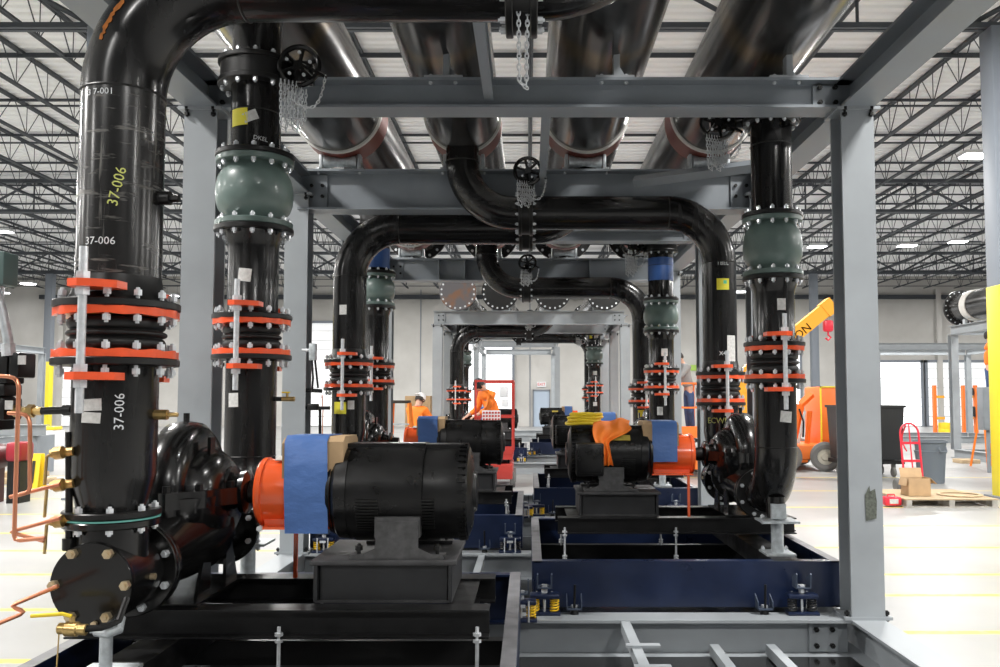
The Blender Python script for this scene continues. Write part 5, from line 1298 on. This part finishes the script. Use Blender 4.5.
# ================================================================== THINGS ON THE NEAREST RIGHT MOTOR
mx, my, mz = 0.585 + 0.05, 2 * PIV[1] - 4.05, 1.180
g = G(); cz = mz + 0.222 + 0.012
x0 = W(583, 430, 6.85)[0]
for k in range(4):
    pts = []
    for i in range(33):
        a = 2 * pi * i / 32; pts.append((x0 + cos(a) * (0.135 - 0.012 * (k % 2)) + 0.008 * k, my - 0.02 + sin(a) * (0.10 - 0.006 * k), cz + 0.010 + k * 0.024 + 0.004 * sin(3 * a + k)))
    g.tube(pts, 0.0125, 8)
t = thing('strap_coil', 'coil of bright yellow webbing lying on top of the nearest right motor', 'strap', (x0, my, cz)); part('webbing', g, 'yellow', t)
part('inner_loops', G().tube([(x0 + cos(2 * pi * i / 24) * 0.085, my - 0.02 + sin(2 * pi * i / 24) * 0.06, cz + 0.03 + 0.02 * sin(2 * pi * i / 12)) for i in range(25)], 0.012, 8), 'yellow', t)
# orange garment draped over the motor
rnd = random.Random(11); nu, nv = 36, 44; vs_ = []; rm = 0.222 + 0.010
xa = W(589, 440, 6.75)[0]; xb = W(631, 440, 6.75)[0]
for j in range(nv + 1):
    f = j / nv; el = radians(105 - 122 * f)          # from just behind the crest down the camera side
    lo = xa + 0.075 * f + 0.008 * sin(7 * f)
    full = xb + 0.012 * sin(13 * f); narrow = lo + 0.095 + 0.012 * sin(9 * f)
    k_ = min(1, max(0, (f - 0.42) / 0.28)); k_ = k_ * k_ * (3 - 2 * k_); hi = full * (1 - k_) + narrow * k_
    for i in range(nu + 1):
        u_ = i / nu; xx = lo + (hi - lo) * u_ + 0.012 * sin(9 * f + 3 * u_)
        fold = 0.016 * (0.5 + 0.5 * sin(u_ * 17 + 3.5 * f + sin(5 * f))) * (0.35 + f) + 0.010 * sin(11 * f + 6 * u_) ** 2
        puff = 0.035 * math.exp(-((f - 0.18) / 0.16) ** 2) * (0.5 + 0.5 * sin(u_ * 9 + 1))
        r_ = rm + 0.016 + fold + puff
        vs_.append((xx, my - cos(el) * r_, mz + sin(el) * r_))
n_ = (nu + 1) * (nv + 1); fs = [(j * (nu + 1) + i, j * (nu + 1) + i + 1, (j + 1) * (nu + 1) + i + 1, (j + 1) * (nu + 1) + i) for j in range(nv) for i in range(nu)]
g = G().add(vs_, fs); o = solo('draped_garment', g, 'hi_vis_orange', 'bright orange work shirt draped over the nearest right motor', 'clothing', (mx, my, mz + 0.2), sharp=180)
sd = o.modifiers.new('thick', 'SOLIDIFY'); sd.thickness = 0.003; sd.offset = 1

# ================================================================== RIGHT BACKGROUND
def at(px, py, Y): x, z = W(px, py, Y); return Vector((x, Y, z))
# pallet
x0, x1, y0, y1 = 5.62, 7.02, 12.8, 14.2
t = thing('wooden_pallet', 'weathered wooden pallet on the floor under the cardboard box', 'pallet', ((x0 + x1) / 2, 13.5, 0))
for i in range(3): part('bearer', G().bb(x0, x1, y0 + 0.02 + i * 0.63, y0 + 0.08 + i * 0.63, 0.02, 0.11), 'wood_grey', t) if 0 else part('bearer', G().bb(x0 + 0.02 + i * (x1 - x0 - 0.12) / 2, x0 + 0.10 + i * (x1 - x0 - 0.12) / 2, y0, y1, 0.02, 0.115), 'wood_grey', t)
for i in range(9): part('deck_board', G().bb(x0, x1, y0 + i * 0.158, y0 + i * 0.158 + 0.13, 0.115, 0.135), 'wood', t)
for i in (0, 4, 8): part('bottom_board', G().bb(x0, x1, y0 + i * 0.158, y0 + i * 0.158 + 0.12, 0.0, 0.02), 'wood_grey', t)
# cardboard box with open flaps
bx, by, bz = 5.98, 13.25, 0.137
t = thing('cardboard_box', 'small open cardboard box on the wooden pallet', 'box', (bx, by, bz))
part('box_wall', G().bb(bx - 0.17, bx + 0.17, by - 0.14, by - 0.135, bz, bz + 0.27).bb(bx - 0.17, bx + 0.17, by + 0.135, by + 0.14, bz, bz + 0.27).bb(bx - 0.17, bx - 0.165, by - 0.14, by + 0.14, bz, bz + 0.27).bb(bx + 0.165, bx + 0.17, by - 0.14, by + 0.14, bz, bz + 0.27).bb(bx - 0.17, bx + 0.17, by - 0.14, by + 0.14, bz, bz + 0.005), 'cardboard', t)
part('flap', G().box((bx, by + 0.16, bz + 0.34), (0.34, 0.004, 0.15), Matrix.Rotation(radians(-18), 3, 'X')), 'cardboard', t)
part('flap', G().box((bx + 0.22, by, bz + 0.235), (0.14, 0.27, 0.004), Matrix.Rotation(radians(42), 3, 'Y')), 'cardboard', t)
part('flap', G().box((bx - 0.19, by, bz + 0.215), (0.004, 0.27, 0.12), Matrix.Rotation(radians(14), 3, 'Y')), 'cardboard', t)
g = G(); g.torus((6.68, 13.3, 0), (0, 0, 1), 0.30, 0.03, 36, 6); g.v = [Vector((v.x, v.y, 0.150 + v.z * 0.45)) for v in g.v]
solo('gasket_ring', g, 'wood', 'flat brown ring lying on the wooden pallet', 'ring', (6.68, 13.3, 0.137))
# hand truck
hx_, hy = W(911, 450, 14.9)[0], 14.9
t = thing('hand_truck', 'red tubular hand truck standing before the grey trash can', 'hand truck', (hx_, hy, 0))
w2 = 0.16
g = G().tube([(hx_ - w2, hy - 0.10, 0.06), (hx_ - w2, hy + 0.05, 1.03)] + [(hx_ - w2 * cos(pi * i / 10), hy + 0.05 + 0.02 * sin(pi * i / 10), 1.03 + 0.17 * sin(pi * i / 10)) for i in range(1, 10)] + [(hx_ + w2, hy + 0.05, 1.03), (hx_ + w2, hy - 0.10, 0.06)], 0.018, 8)
part('side_frame', g, 'cart_red', t)
for zz in (0.30, 0.55, 0.86): part('cross_bar', G().bb(hx_ - w2, hx_ + w2, hy - 0.03 + zz * 0.06, hy + zz * 0.06, zz - 0.02, zz + 0.02), 'cart_red', t)
part('centre_bar', G().tube([(hx_, hy - 0.1, 0.06), (hx_, hy + 0.07, 1.18)], 0.012, 8), 'cart_red', t)
part('curved_handle', G().tube([(hx_ - 0.06, hy + 0.04, 0.72)] + [(hx_ - 0.06 + 0.0, hy + 0.05 + 0.16 * sin(pi * i / 8), 0.72 + 0.44 * i / 8) for i in range(1, 9)], 0.014, 8), 'cart_red', t)
part('toe_plate', G().bb(hx_ - 0.18, hx_ + 0.18, hy - 0.32, hy - 0.10, 0.02, 0.035), 'cart_red', t)
for s_ in (-1, 1):
    wv = part('wheel', G().rev([(-0.035, 0), (-0.035, 0.06), (-0.04, 0.10), (-0.02, 0.125), (0.02, 0.125), (0.04, 0.10), (0.035, 0.06), (0.035, 0)], (hx_ + s_ * 0.23, hy + 0.06, 0.126), (1, 0, 0), 24), 'tyre', t)
    part('wheel_bracket', G().tube([(hx_ + s_ * w2, hy - 0.04, 0.4), (hx_ + s_ * 0.18, hy + 0.06, 0.13)], 0.012, 6), 'cart_red', t)
# grey trash can
cx_, cy_ = W(933, 460, 16.6)[0], 16.7
t = thing('trash_can', 'large round grey plastic trash can on the concrete floor', 'trash can', (cx_, cy_, 0))
part('can_wall', G().rev([(0, 0), (0, 0.235), (0.03, 0.24), (0.55, 0.275), (0.62, 0.30), (0.63, 0.27), (0.78, 0.29), (0.785, 0.315), (0.82, 0.315), (0.82, 0.285), (0.10, 0.22), (0.10, 0)], (cx_, cy_, 0), (0, 0, 1), 40), 'bin_grey', t)
for s_ in (0.12, ): part('can_handle', G().tube([(cx_ + 0.02, cy_ - 0.30, 0.70), (cx_ + 0.04, cy_ - 0.35, 0.62), (cx_ + 0.16, cy_ - 0.33, 0.62), (cx_ + 0.17, cy_ - 0.27, 0.70)], 0.016, 6), 'bin_grey', t)
# black bin cart
x0, x1, yc_ = W(838, 450, 18)[0] + 0.04, W(902, 450, 18)[0], 18.3
t = thing('tilt_cart', 'large black plastic bin cart behind the front right frame column', 'cart', ((x0 + x1) / 2, yc_, 0))
g = G(); a = [(x0 + 0.05, yc_ - 0.40, 0.36), (x1 - 0.05, yc_ - 0.40, 0.36), (x1 - 0.05, yc_ + 0.40, 0.36), (x0 + 0.05, yc_ + 0.40, 0.36), (x0, yc_ - 0.45, 1.48), (x1, yc_ - 0.45, 1.48), (x1, yc_ + 0.45, 1.48), (x0, yc_ + 0.45, 1.48)]
g.add(a, [(3, 2, 1, 0), (0, 1, 5, 4), (1, 2, 6, 5), (2, 3, 7, 6), (3, 0, 4, 7)]); part('tub', g, 'bin_black', t)
part('rim', G().bb(x0 - 0.03, x1 + 0.03, yc_ - 0.48, yc_ - 0.44, 1.45, 1.50).bb(x0 - 0.03, x1 + 0.03, yc_ + 0.44, yc_ + 0.48, 1.45, 1.50).bb(x0 - 0.03, x0 + 0.01, yc_ - 0.48, yc_ + 0.48, 1.45, 1.50).bb(x1 - 0.01, x1 + 0.03, yc_ - 0.48, yc_ + 0.48, 1.45, 1.50), 'bin_black', t)
part('cart_frame', G().bb(x0, x1, yc_ - 0.42, yc_ + 0.42, 0.27, 0.35), 'frame_black', t)
part('label_plate', G().bb(x0 + 0.02, x0 + 0.22, yc_ - 0.452, yc_ - 0.447, 1.22, 1.34), 'sticker_white', t)
for sx in (0.15, 0.85):
    for sy in (-1, 1):
        cxp = x0 + (x1 - x0) * sx
        wv = part('caster', G().rev([(-0.03, 0), (-0.03, 0.09), (-0.02, 0.10), (0.02, 0.10), (0.03, 0.09), (0.03, 0)], (cxp, yc_ + sy * 0.32, 0.10), (1, 0, 0), 18).bb(cxp - 0.04, cxp + 0.04, yc_ + sy * 0.32 - 0.03, yc_ + sy * 0.32 + 0.03, 0.19, 0.27), 'tyre', t)
# red tool box
x, y = W(894, 500, 12.9)[0], 13.0
t = thing('tool_box', 'small red and white plastic case on the floor beside the pallet', 'tool box', (x, y, 0))
part('case_body', G().cbox((x, y, 0.085), (0.25, 0.18, 0.13), 0.02), 'cart_red', t); part('case_label', G().bb(x - 0.06, x + 0.07, y - 0.093, y - 0.088, 0.05, 0.12), 'sticker_white', t); part('case_handle', G().tube([(x - 0.06, y, 0.148), (x - 0.05, y, 0.18), (x + 0.05, y, 0.18), (x + 0.06, y, 0.148)], 0.010, 6), 'cart_red', t)
# wooden blocks by the far right frame
for px, w_, lab in ((968, 0.55, 'left one of two wood offcuts beside the far right frame base'), (978, 0.4, 'right one of two wood offcuts beside the far right frame base')):
    x = W(px, 460, 21.6)[0]; solo('wood_offcut', G().cbox((x, 21.9, 0.05), (w_ * 0.45, 0.5, 0.10), 0.008), 'wood', lab, 'wood block', (x, 21.9, 0))
# boom lift with wheel
bx, by = W(812, 440, 19.9)[0], 20.3
t = thing('boom_lift', 'orange boom lift parked behind the nearest right discharge riser', 'boom lift', (bx, by, 0))
part('chassis', G().cbox((bx - 0.1, by, 0.42), (1.05, 1.6, 0.34), 0.05).cbox((bx - 0.45, by, 0.30), (0.5, 1.5, 0.25), 0.04), 'lift_orange', t)
part('turret', G().cbox((bx + 0.42, by + 0.1, 1.25), (0.46, 1.2, 1.35), 0.05), 'lift_orange', t, 'orange engine cover')
part('cover_edge', G().bb(bx + 0.17, bx + 0.20, by - 0.53, by - 0.49, 0.6, 1.93).bb(bx + 0.17, bx + 0.65, by - 0.53, by - 0.49, 1.90, 1.93), 'safety_yellow', t)
part('mast_arm', G().tube([(bx - 0.42, by - 0.3, 0.55), (bx - 0.22, by - 0.3, 1.5)], 0.10, 4), 'lift_orange', t)
part('mast_arm', G().tube([(bx - 0.22, by - 0.3, 1.5), (bx + 0.05, by - 0.3, 1.75)], 0.09, 4), 'lift_orange', t)
part('mast_arm', G().tube([(bx - 0.10, by - 0.35, 0.6), (bx - 0.02, by - 0.35, 1.35)], 0.06, 4), 'lift_orange', t)
part('cylinder_rod', G().cyl((bx - 0.33, by - 0.42, 0.6), (bx - 0.16, by - 0.42, 1.35), 0.035, n=12), 'zinc', t)
part('hose', G().tube([(bx - 0.30, by - 0.45, 1.4), (bx - 0.22, by - 0.5, 1.1), (bx - 0.24, by - 0.5, 0.75)], 0.02, 8), 'rubber', t)
for sy, sx in ((-1, 0.12), (1, 0.12), (-1, -0.75), (1, -0.75)):
    c_ = (bx + sx, by + sy * 0.93, 0.33)
    wv = part('wheel', G().rev([(-0.11, 0.18), (-0.12, 0.27), (-0.09, 0.33), (0.09, 0.33), (0.12, 0.27), (0.11, 0.18)], c_, (0.25, 1, 0), 32), 'tyre', t)
    part('wheel_hub', G().rev([(-0.08, 0.19), (-0.09, 0.10), (-0.12, 0.08), (-0.12, 0)], c_, (0.25, 1, 0), 24), 'rim_cream', t)
# shop crane boom with hook block
a = at(778, 348, 19.0); b = at(826, 309, 19.0)
d = (b - a).normalized(); nrm = Vector((0, 1, 0)).cross(d)
t = thing('shop_crane', 'yellow orange crane boom raised behind the nearest right discharge riser', 'crane', (a.x - 0.9, 19.0, 0))
R3 = Matrix((d, Vector((0, 1, 0)), d.cross(Vector((0, 1, 0))))).transposed()
a2 = a - d * 1.0
part('boom', G().box((a2 + b) / 2, ((b - a2).length, 0.24, 0.30), R3), 'crane_yellow', t)
part('boom_tip', G().box(b + d * 0.05, (0.26, 0.28, 0.34), R3).box(b + d * 0.14 + Vector((0.05, 0, -0.07)), (0.18, 0.26, 0.20), R3), 'crane_yellow', t)
tg = text_geo('JIBSON' if 0 else 'IERSON', 0.26); 
tv = []
for v in tg.v: tv.append(a + d * (0.42 + v.x) + Vector((0, -0.125, 0)) + (-R3.col[2]) * (-(v.z)) * (-1) - R3.col[2] * 0.02) if 0 else tv.append(a + d * (0.40 + v.x) + Vector((0, -0.125, 0)) + (Vector((-d.z, 0, d.x))) * (v.z - 0.05))
tg.v = tv; part('lettering', tg, 'hair_dark', t, 'dark letters on the boom')
part('mast', G().bb(a2.x - 0.15, a2.x + 0.15, 18.85, 19.15, 0.12, a2.z + 0.1), 'crane_yellow', t)
part('base_legs', G().bb(a2.x - 0.2, a2.x + 0.9, 18.55, 18.67, 0.03, 0.15).bb(a2.x - 0.2, a2.x + 0.9, 19.33, 19.45, 0.03, 0.15).bb(a2.x - 0.25, a2.x - 0.1, 18.55, 19.45, 0.03, 0.15), 'crane_yellow', t)
hk = at(828, 326, 19.0)
part('hoist_chain', links([(hk.x, 19, b.z - 0.1), (hk.x, 19, hk.z + 0.1)], 0.05, 0.008, 0.035, 0.015), 'chain_zinc', t)
part('hook_block', G().cbox(hk, (0.22, 0.16, 0.26), 0.05).tube([hk + Vector((0, 0, -0.12)), hk + Vector((0, 0, -0.2)), hk + Vector((0.06, 0, -0.26)), hk + Vector((0.0, 0, -0.32)), hk + Vector((-0.06, 0, -0.27))], 0.022, 8), 'cart_red', t, 'red hook block')
# cabinet, shelf racks at far right
x = W(987, 400, 19.0)[0]
t = thing('control_cabinet', 'grey control cabinet beside the yellow column guard', 'cabinet', (x, 19.0, 0))
part('cabinet_body', G().cbox((x, 19.0, 1.42), (0.32, 0.25, 0.95), 0.01), 'grey_steel', t); part('cabinet_leg', G().bb(x - 0.03, x + 0.03, 18.97, 19.03, 0.0, 0.95), 'grey_steel', t); part('cabinet_door', G().bb(x - 0.14, x + 0.14, 18.87, 18.876, 0.98, 1.86), 'grey_steel', t)
for i, px in enumerate((935, 964, 976)):
    x = W(px, 420, 40)[0]
    t = thing('storage_rack', ('orange rack upright left of the raised pipe stub frame', 'orange rack with machine parts seen through the far right frame', 'orange rack upright nearest the yellow column, far back')[i], 'rack', (x, 40.0, 0))
    part('upright', G().bb(x - 0.06, x + 0.06, 39.9, 40.1, 0, 2.3), 'lift_orange', t)
    part('beam', G().bb(x, x + 0.45, 39.95, 40.05, 0.7, 0.82).bb(x, x + 0.45, 39.95, 40.05, 1.7, 1.82), 'crane_yellow', t)
    if i: part('load', G().cbox((x + 0.27, 40.0, 1.07), (0.35, 0.5, 0.48), 0.05).cbox((x + 0.27, 40.0, 2.0), (0.3, 0.4, 0.35), 0.05), 'bin_black', t)
x = W(944, 410, 38)[0]; solo('drum', G().rev([(0, 0), (0, 0.25), (0.3, 0.26), (0.34, 0.25), (0.36, 0.26), (0.6, 0.25), (0.62, 0)], (x, 38, 0.0), (0, 0, 1), 24), 'yellow', 'small yellow drum far back under the raised pipe stub', 'drum', (x, 38, 0))

# ================================================================== LEFT SIDE SMALL PIPING
def lp(px, py, Y): return at(px, py, Y)
t = thing('drain_standpipe', 'thin vertical black pipe with brass valves left of the nearest left riser', 'pipe', lp(69, 545, 3.25))
part('pipe_wall', G().cyl(lp(69, 548, 3.25), lp(69, 432, 3.25), 0.013, n=12).cyl(lp(69, 550, 3.25), lp(69, 538, 3.25), 0.024, n=12).cyl(lp(69, 548, 3.25), lp(84, 552, 3.30), 0.016, n=10), 'flange_black', t)
for py, hd in ((452, 14), (484, 16), (520, 16)):
    c_ = lp(66, py, 3.22)
    v_ = part('ball_valve', G().cyl(c_ + Vector((0.03, 0, 0.003)), c_ + Vector((-0.055, 0, -0.006)), 0.017, n=10).cyl(c_ + Vector((-0.03, -0.02, -0.004)), c_ + Vector((0.0, -0.02, 0)), 0.024, n=10), 'brass', t, 'brass ball valve')
    part('valve_lever', G().tube([c_ + Vector((-0.03, -0.02, 0)), c_ + Vector((-0.055, -0.03, -0.015)), c_ + Vector((-0.06, -0.03, -0.12))], 0.006, 6), 'brass', v_, 'yellow lever')
def copper(pts, label, Y=3.15, r=0.0075):
    P3 = [lp(px, py, Y) for px, py in pts]; out = []
    for i, p in enumerate(P3):      # small rounded corners
        if 0 < i < len(P3) - 1:
            q0 = p + (P3[i - 1] - p).normalized() * 0.02; q1 = p + (P3[i + 1] - p).normalized() * 0.02
            out += [q0, (q0 + q1 + p * 2) / 4, q1]
        else: out.append(p)
    solo('copper_tube', G().tube(out, r, 10), 'copper', label, 'copper tube', P3[0])
copper([(-12, 375), (14, 377), (19, 383), (14, 541), (45, 538)], 'tall bent copper tube at the left edge, outermost', 3.05)
copper([(8, 413), (26, 414), (30, 420), (30, 492), (15, 496)], 'shorter bent copper tube right of the outermost copper tube', 3.12)
copper([(60, 484), (10, 497)], 'copper tube from the upper brass valve, slanting down left', 3.16)
copper([(60, 518), (9, 532), (44, 541)], 'copper tube from the lower brass valve, slanting down left', 3.14)
copper([(58, 586), (10, 606), (26, 612), (-12, 628)], 'copper tube from the diffuser cover, zigzag down to the left', 3.06)
t = thing('instrument_nipple', 'horizontal brass and black nipple joined to the nearest left riser', 'pipe fitting', lp(46, 411, 3.30))
part('nipple', G().cyl(lp(74, 410, 3.33), lp(40, 411, 3.33), 0.015, n=12).cyl(lp(72, 410, 3.33), lp(64, 410, 3.33), 0.022, n=12), 'flange_black', t)
part('union', G().cyl(lp(42, 411, 3.33), lp(14, 411, 3.33), 0.017, n=8).cyl(lp(34, 411, 3.33), lp(28, 411, 3.33), 0.026, n=6).cyl(lp(20, 411, 3.33), lp(14, 411, 3.33), 0.024, n=6), 'brass', t)
t = thing('pressure_switch', 'stack of black control switches with white labels at the left edge', 'control switch', lp(5, 430, 3.35))
for (x0_, y0_, x1_, y1_) in ((-8, 352, 17, 384), (17, 353, 28, 378), (-8, 384, 14, 396), (-8, 396, 7, 430), (7, 398, 14, 420)):
    a = lp(x0_, y1_, 3.35); b = lp(x1_, y0_, 3.35); part('switch_housing', G().cbox((a + b) / 2, (abs(b.x - a.x), 0.12, abs(b.z - a.z)), 0.008), 'flange_black', t)
for (px, py) in ((22, 360), (9, 405)): 
    c_ = lp(px, py, 3.28); part('switch_label', G().box(c_, (0.03, 0.004, 0.035)), 'sticker_white', t)
t = thing('conduit', 'grey flexible conduit rising from the switches at the left edge', 'conduit', lp(9, 352, 3.3))
part('conduit_tube', G().tube([lp(9, 352, 3.3), lp(8, 338, 3.3), lp(2, 310, 3.3), lp(-6, 285, 3.3)], 0.018, 12), 'galvanised', t); part('conduit_fitting', G().cyl(lp(9, 356, 3.3), lp(8, 344, 3.3), 0.026, n=8), 'zinc', t)
t = thing('junction_box', 'dark green junction box cut by the left edge', 'junction box', lp(2, 280, 3.35))
a = lp(-25, 286, 3.35); b = lp(12, 253, 3.35); part('box_body', G().cbox((a + b) / 2, (abs(b.x - a.x), 0.10, abs(b.z - a.z)), 0.008), 'lime_box', t); part('box_fitting', G().cyl(lp(1, 286, 3.35), lp(1, 296, 3.35), 0.014, n=8), 'zinc', t)
# stand that holds this little assembly
t = thing('instrument_stand', 'thin grey post carrying the junction box beyond the left edge', 'stand', lp(-22, 600, 3.42) * 1.0)
pz = lp(-16, 400, 3.45)
part('post', G().bb(pz.x - 0.025, pz.x + 0.025, 3.425, 3.475, 0.0, 2.2), 'galvanised', t)
part('arm', G().bb(pz.x, pz.x + 0.12, 3.40, 3.43, 1.65, 1.69).bb(pz.x, pz.x + 0.12, 3.40, 3.43, 2.10, 2.14), 'galvanised', t)
# brass drain valve at the bottom left
c_ = lp(72, 629, 3.05)
t = thing('drain_valve', 'brass ball valve with yellow lever left of the front pipe stand', 'valve', c_)
part('valve_body', G().rev([(-0.05, 0.014), (-0.045, 0.02), (-0.025, 0.02), (-0.02, 0.026), (0.02, 0.026), (0.025, 0.02), (0.05, 0.02), (0.052, 0.012)], c_, (1, 0, -0.05), 16).cyl(c_, c_ + Vector((0, 0, 0.045)), 0.010, n=8), 'brass', t)
part('lever', G().tube([c_ + Vector((0, -0.005, 0.045)), c_ + Vector((-0.03, -0.01, 0.055)), c_ + Vector((-0.135, -0.02, 0.05))], 0.007, 6), 'yellow', t, 'yellow lever')
part('drain_pipe', G().tube([c_ + Vector((0.04, 0, 0)), c_ + Vector((0.10, 0.01, 0.002)), c_ + Vector((0.135, 0.06, 0.01)), c_ + Vector((0.135, 0.12, 0.08))], 0.012, 10), 'flange_black', t)
part('pull_cord', G().cyl(c_ + Vector((-0.045, 0, -0.01)), c_ + Vector((-0.05, 0, -0.14)), 0.0025, n=5), 'brass', t)
part('yoke', G().tube([lp(96, 632, 3.10), lp(108, 634, 3.08), lp(119, 630, 3.10), lp(121, 618, 3.14)], 0.016, 10), 'galvanised', t)
# brass valve and switch on the second riser / second left column
c_ = lp(282, 399, 5.0)
t = thing('sample_valve', 'small brass valve on a black nipple right of the nearest discharge riser', 'valve', c_)
part('nipple', G().cyl(lp(273, 399, 5.0), c_, 0.013, n=10), 'flange_black', t)
part('valve_body', G().cyl(c_, c_ + Vector((0.075, 0, 0)), 0.014, n=10).cyl(c_ + Vector((0.03, 0, 0)), c_ + Vector((0.03, 0, 0.035)), 0.008, n=8), 'brass', t); part('lever', G().bb(c_.x - 0.0, c_.x + 0.045, c_.y - 0.01, c_.y + 0.01, c_.z + 0.035, c_.z + 0.043), 'yellow', t)
t = thing('junction_box', 'small pale junction box with conduits on the second left frame column', 'junction box', lp(313, 352, 7.6))
part('box_body', G().cbox(lp(313, 352, 7.6), (0.06, 0.06, 0.15), 0.006), 'galvanised', t); part('box_connector', G().cyl(lp(302, 350, 7.6), lp(309, 350, 7.6), 0.014, n=8), 'zinc', t)
part('conduit_leg', G().tube([lp(312, 360, 7.6), lp(313, 378, 7.6), lp(312, 392, 7.6)], 0.010, 8), 'rubber', t); part('conduit_leg', G().tube([lp(315, 360, 7.6), lp(317, 378, 7.6), lp(318, 388, 7.6)], 0.010, 8), 'rubber', t)
t = thing('flow_sensor', 'black sensor manifold with thin copper line beside the second left riser', 'sensor', lp(318, 400, 7.7))
part('sensor_arm', G().cyl(lp(303, 390, 7.7), lp(322, 391, 7.7), 0.018, n=10).cyl(lp(303, 408, 7.7), lp(330, 408, 7.7), 0.016, n=10).cbox(lp(313, 407, 7.7), (0.10, 0.07, 0.06), 0.01), 'flange_black', t)
part('sensor_pipe', G().cyl(lp(320, 408, 7.7), lp(320, 445, 7.7), 0.013, n=8), 'flange_black', t); part('capillary', G().tube([lp(322, 395, 7.7), lp(323, 410, 7.7), lp(322, 445, 7.7)], 0.005, 6), 'copper', t)
# yellow floor sign, lumber and far left clutter
x = W(31, 480, 15.5)[0]
t = thing('floor_sign', 'yellow folding caution sign standing on the floor at left', 'sign', (x, 15.5, 0))
part('sign_panel', G().box((x, 15.4, 0.32), (0.40, 0.02, 0.64), Matrix.Rotation(radians(-8), 3, 'X')), 'yellow', t); part('sign_panel', G().box((x, 15.6, 0.32), (0.40, 0.02, 0.64), Matrix.Rotation(radians(8), 3, 'X')), 'yellow', t)
part('sign_print', G().box((x - 0.04, 15.385, 0.50), (0.10, 0.004, 0.14), Matrix.Rotation(radians(-8), 3, 'X')).box((x + 0.10, 15.38, 0.32), (0.05, 0.004, 0.40), Matrix.Rotation(radians(-8), 3, 'X')), 'hair_dark', t)
for i, (px0, px1, Yy, z_, lab) in enumerate(((-30, 66, 16.6, 0.0, 'long pale timber on the floor behind the yellow floor sign, lower one'), (-20, 60, 16.9, 0.10, 'long pale timber stacked behind the lower timber at left'))):
    x0 = W(px0, 0, Yy)[0]; x1 = W(px1, 0, Yy)[0]; solo('timber', G().cbox(((x0 + x1) / 2, Yy, z_ + 0.05), (x1 - x0, 0.45 - 0.1 * i, 0.10), 0.008), 'wood', lab, 'timber', ((x0 + x1) / 2, Yy, z_))
x0 = W(-60, 0, 19)[0]; x1 = W(70, 0, 19)[0]
t = thing('long_bench', 'long grey steel beam on trestles across the floor at far left', 'beam', ((x0 + x1) / 2, 19, 0))
part('beam_section', G().ibeam((x0, 19.6, 0.95), (x1, 18.6, 0.95), 0.24, 0.2), 'grey_light', t)
for x in (x0 + 0.5, x1 - 0.3): part('trestle', G().bb(x - 0.05, x + 0.05, 18.7, 19.4, 0, 0.83), 'grey_steel', t)
x = W(47, 430, 24)[0]
t = thing('work_cart', 'white cart with a yellow top far off at left', 'cart', (x, 24, 0))
part('cart_body', G().cbox((x, 24, 0.45), (0.7, 0.6, 0.62), 0.02), 'white_paint', t); part('cart_top', G().cbox((x, 24, 0.82), (0.62, 0.5, 0.10), 0.03), 'yellow', t); part('cart_wheels', G().bb(x - 0.3, x + 0.3, 23.75, 24.25, 0.0, 0.13), 'tyre', t)
x = W(20, 450, 13.5)[0]
t = thing('engine_unit', 'small dark red machine low at the left edge behind the copper tubes', 'machine', (x, 13.5, 0))
part('machine_body', G().cbox((x, 13.5, 0.80), (0.24, 0.4, 0.30), 0.05), 'machine_red', t); part('machine_foot', G().bb(x - 0.10, x + 0.10, 13.35, 13.65, 0, 0.65), 'frame_black', t)
part('machine_tank', G().rev([(-0.25, 0), (-0.25, 0.18), (0, 0.22), (0.25, 0.18), (0.25, 0)], (x - 0.40, 13.5, 0.72), (0, 1, 0), 24).bb(x - 0.48, x - 0.32, 13.35, 13.65, 0, 0.55), 'dark_red_paint', t)
# column scuff on the front right column
sc_ = at(871, 505, 5.37)
part('worn_patch', G().prism([(-0.03, -0.10), (0.035, -0.085), (0.04, 0.02), (0.03, 0.10), (0.0, 0.085), (-0.005, 0.12), (-0.035, 0.06)], (sc_.x, 5.3755, sc_.z), (1, 0, 0), (0, 0, 1), (0, 0.001, 0)), 'scuff', [o for o in bpy.data.objects if o.name.startswith('steel_column') and o.get('label', '').startswith('grey steel I column on the right side of the nearest')][0], 'worn dark patch')
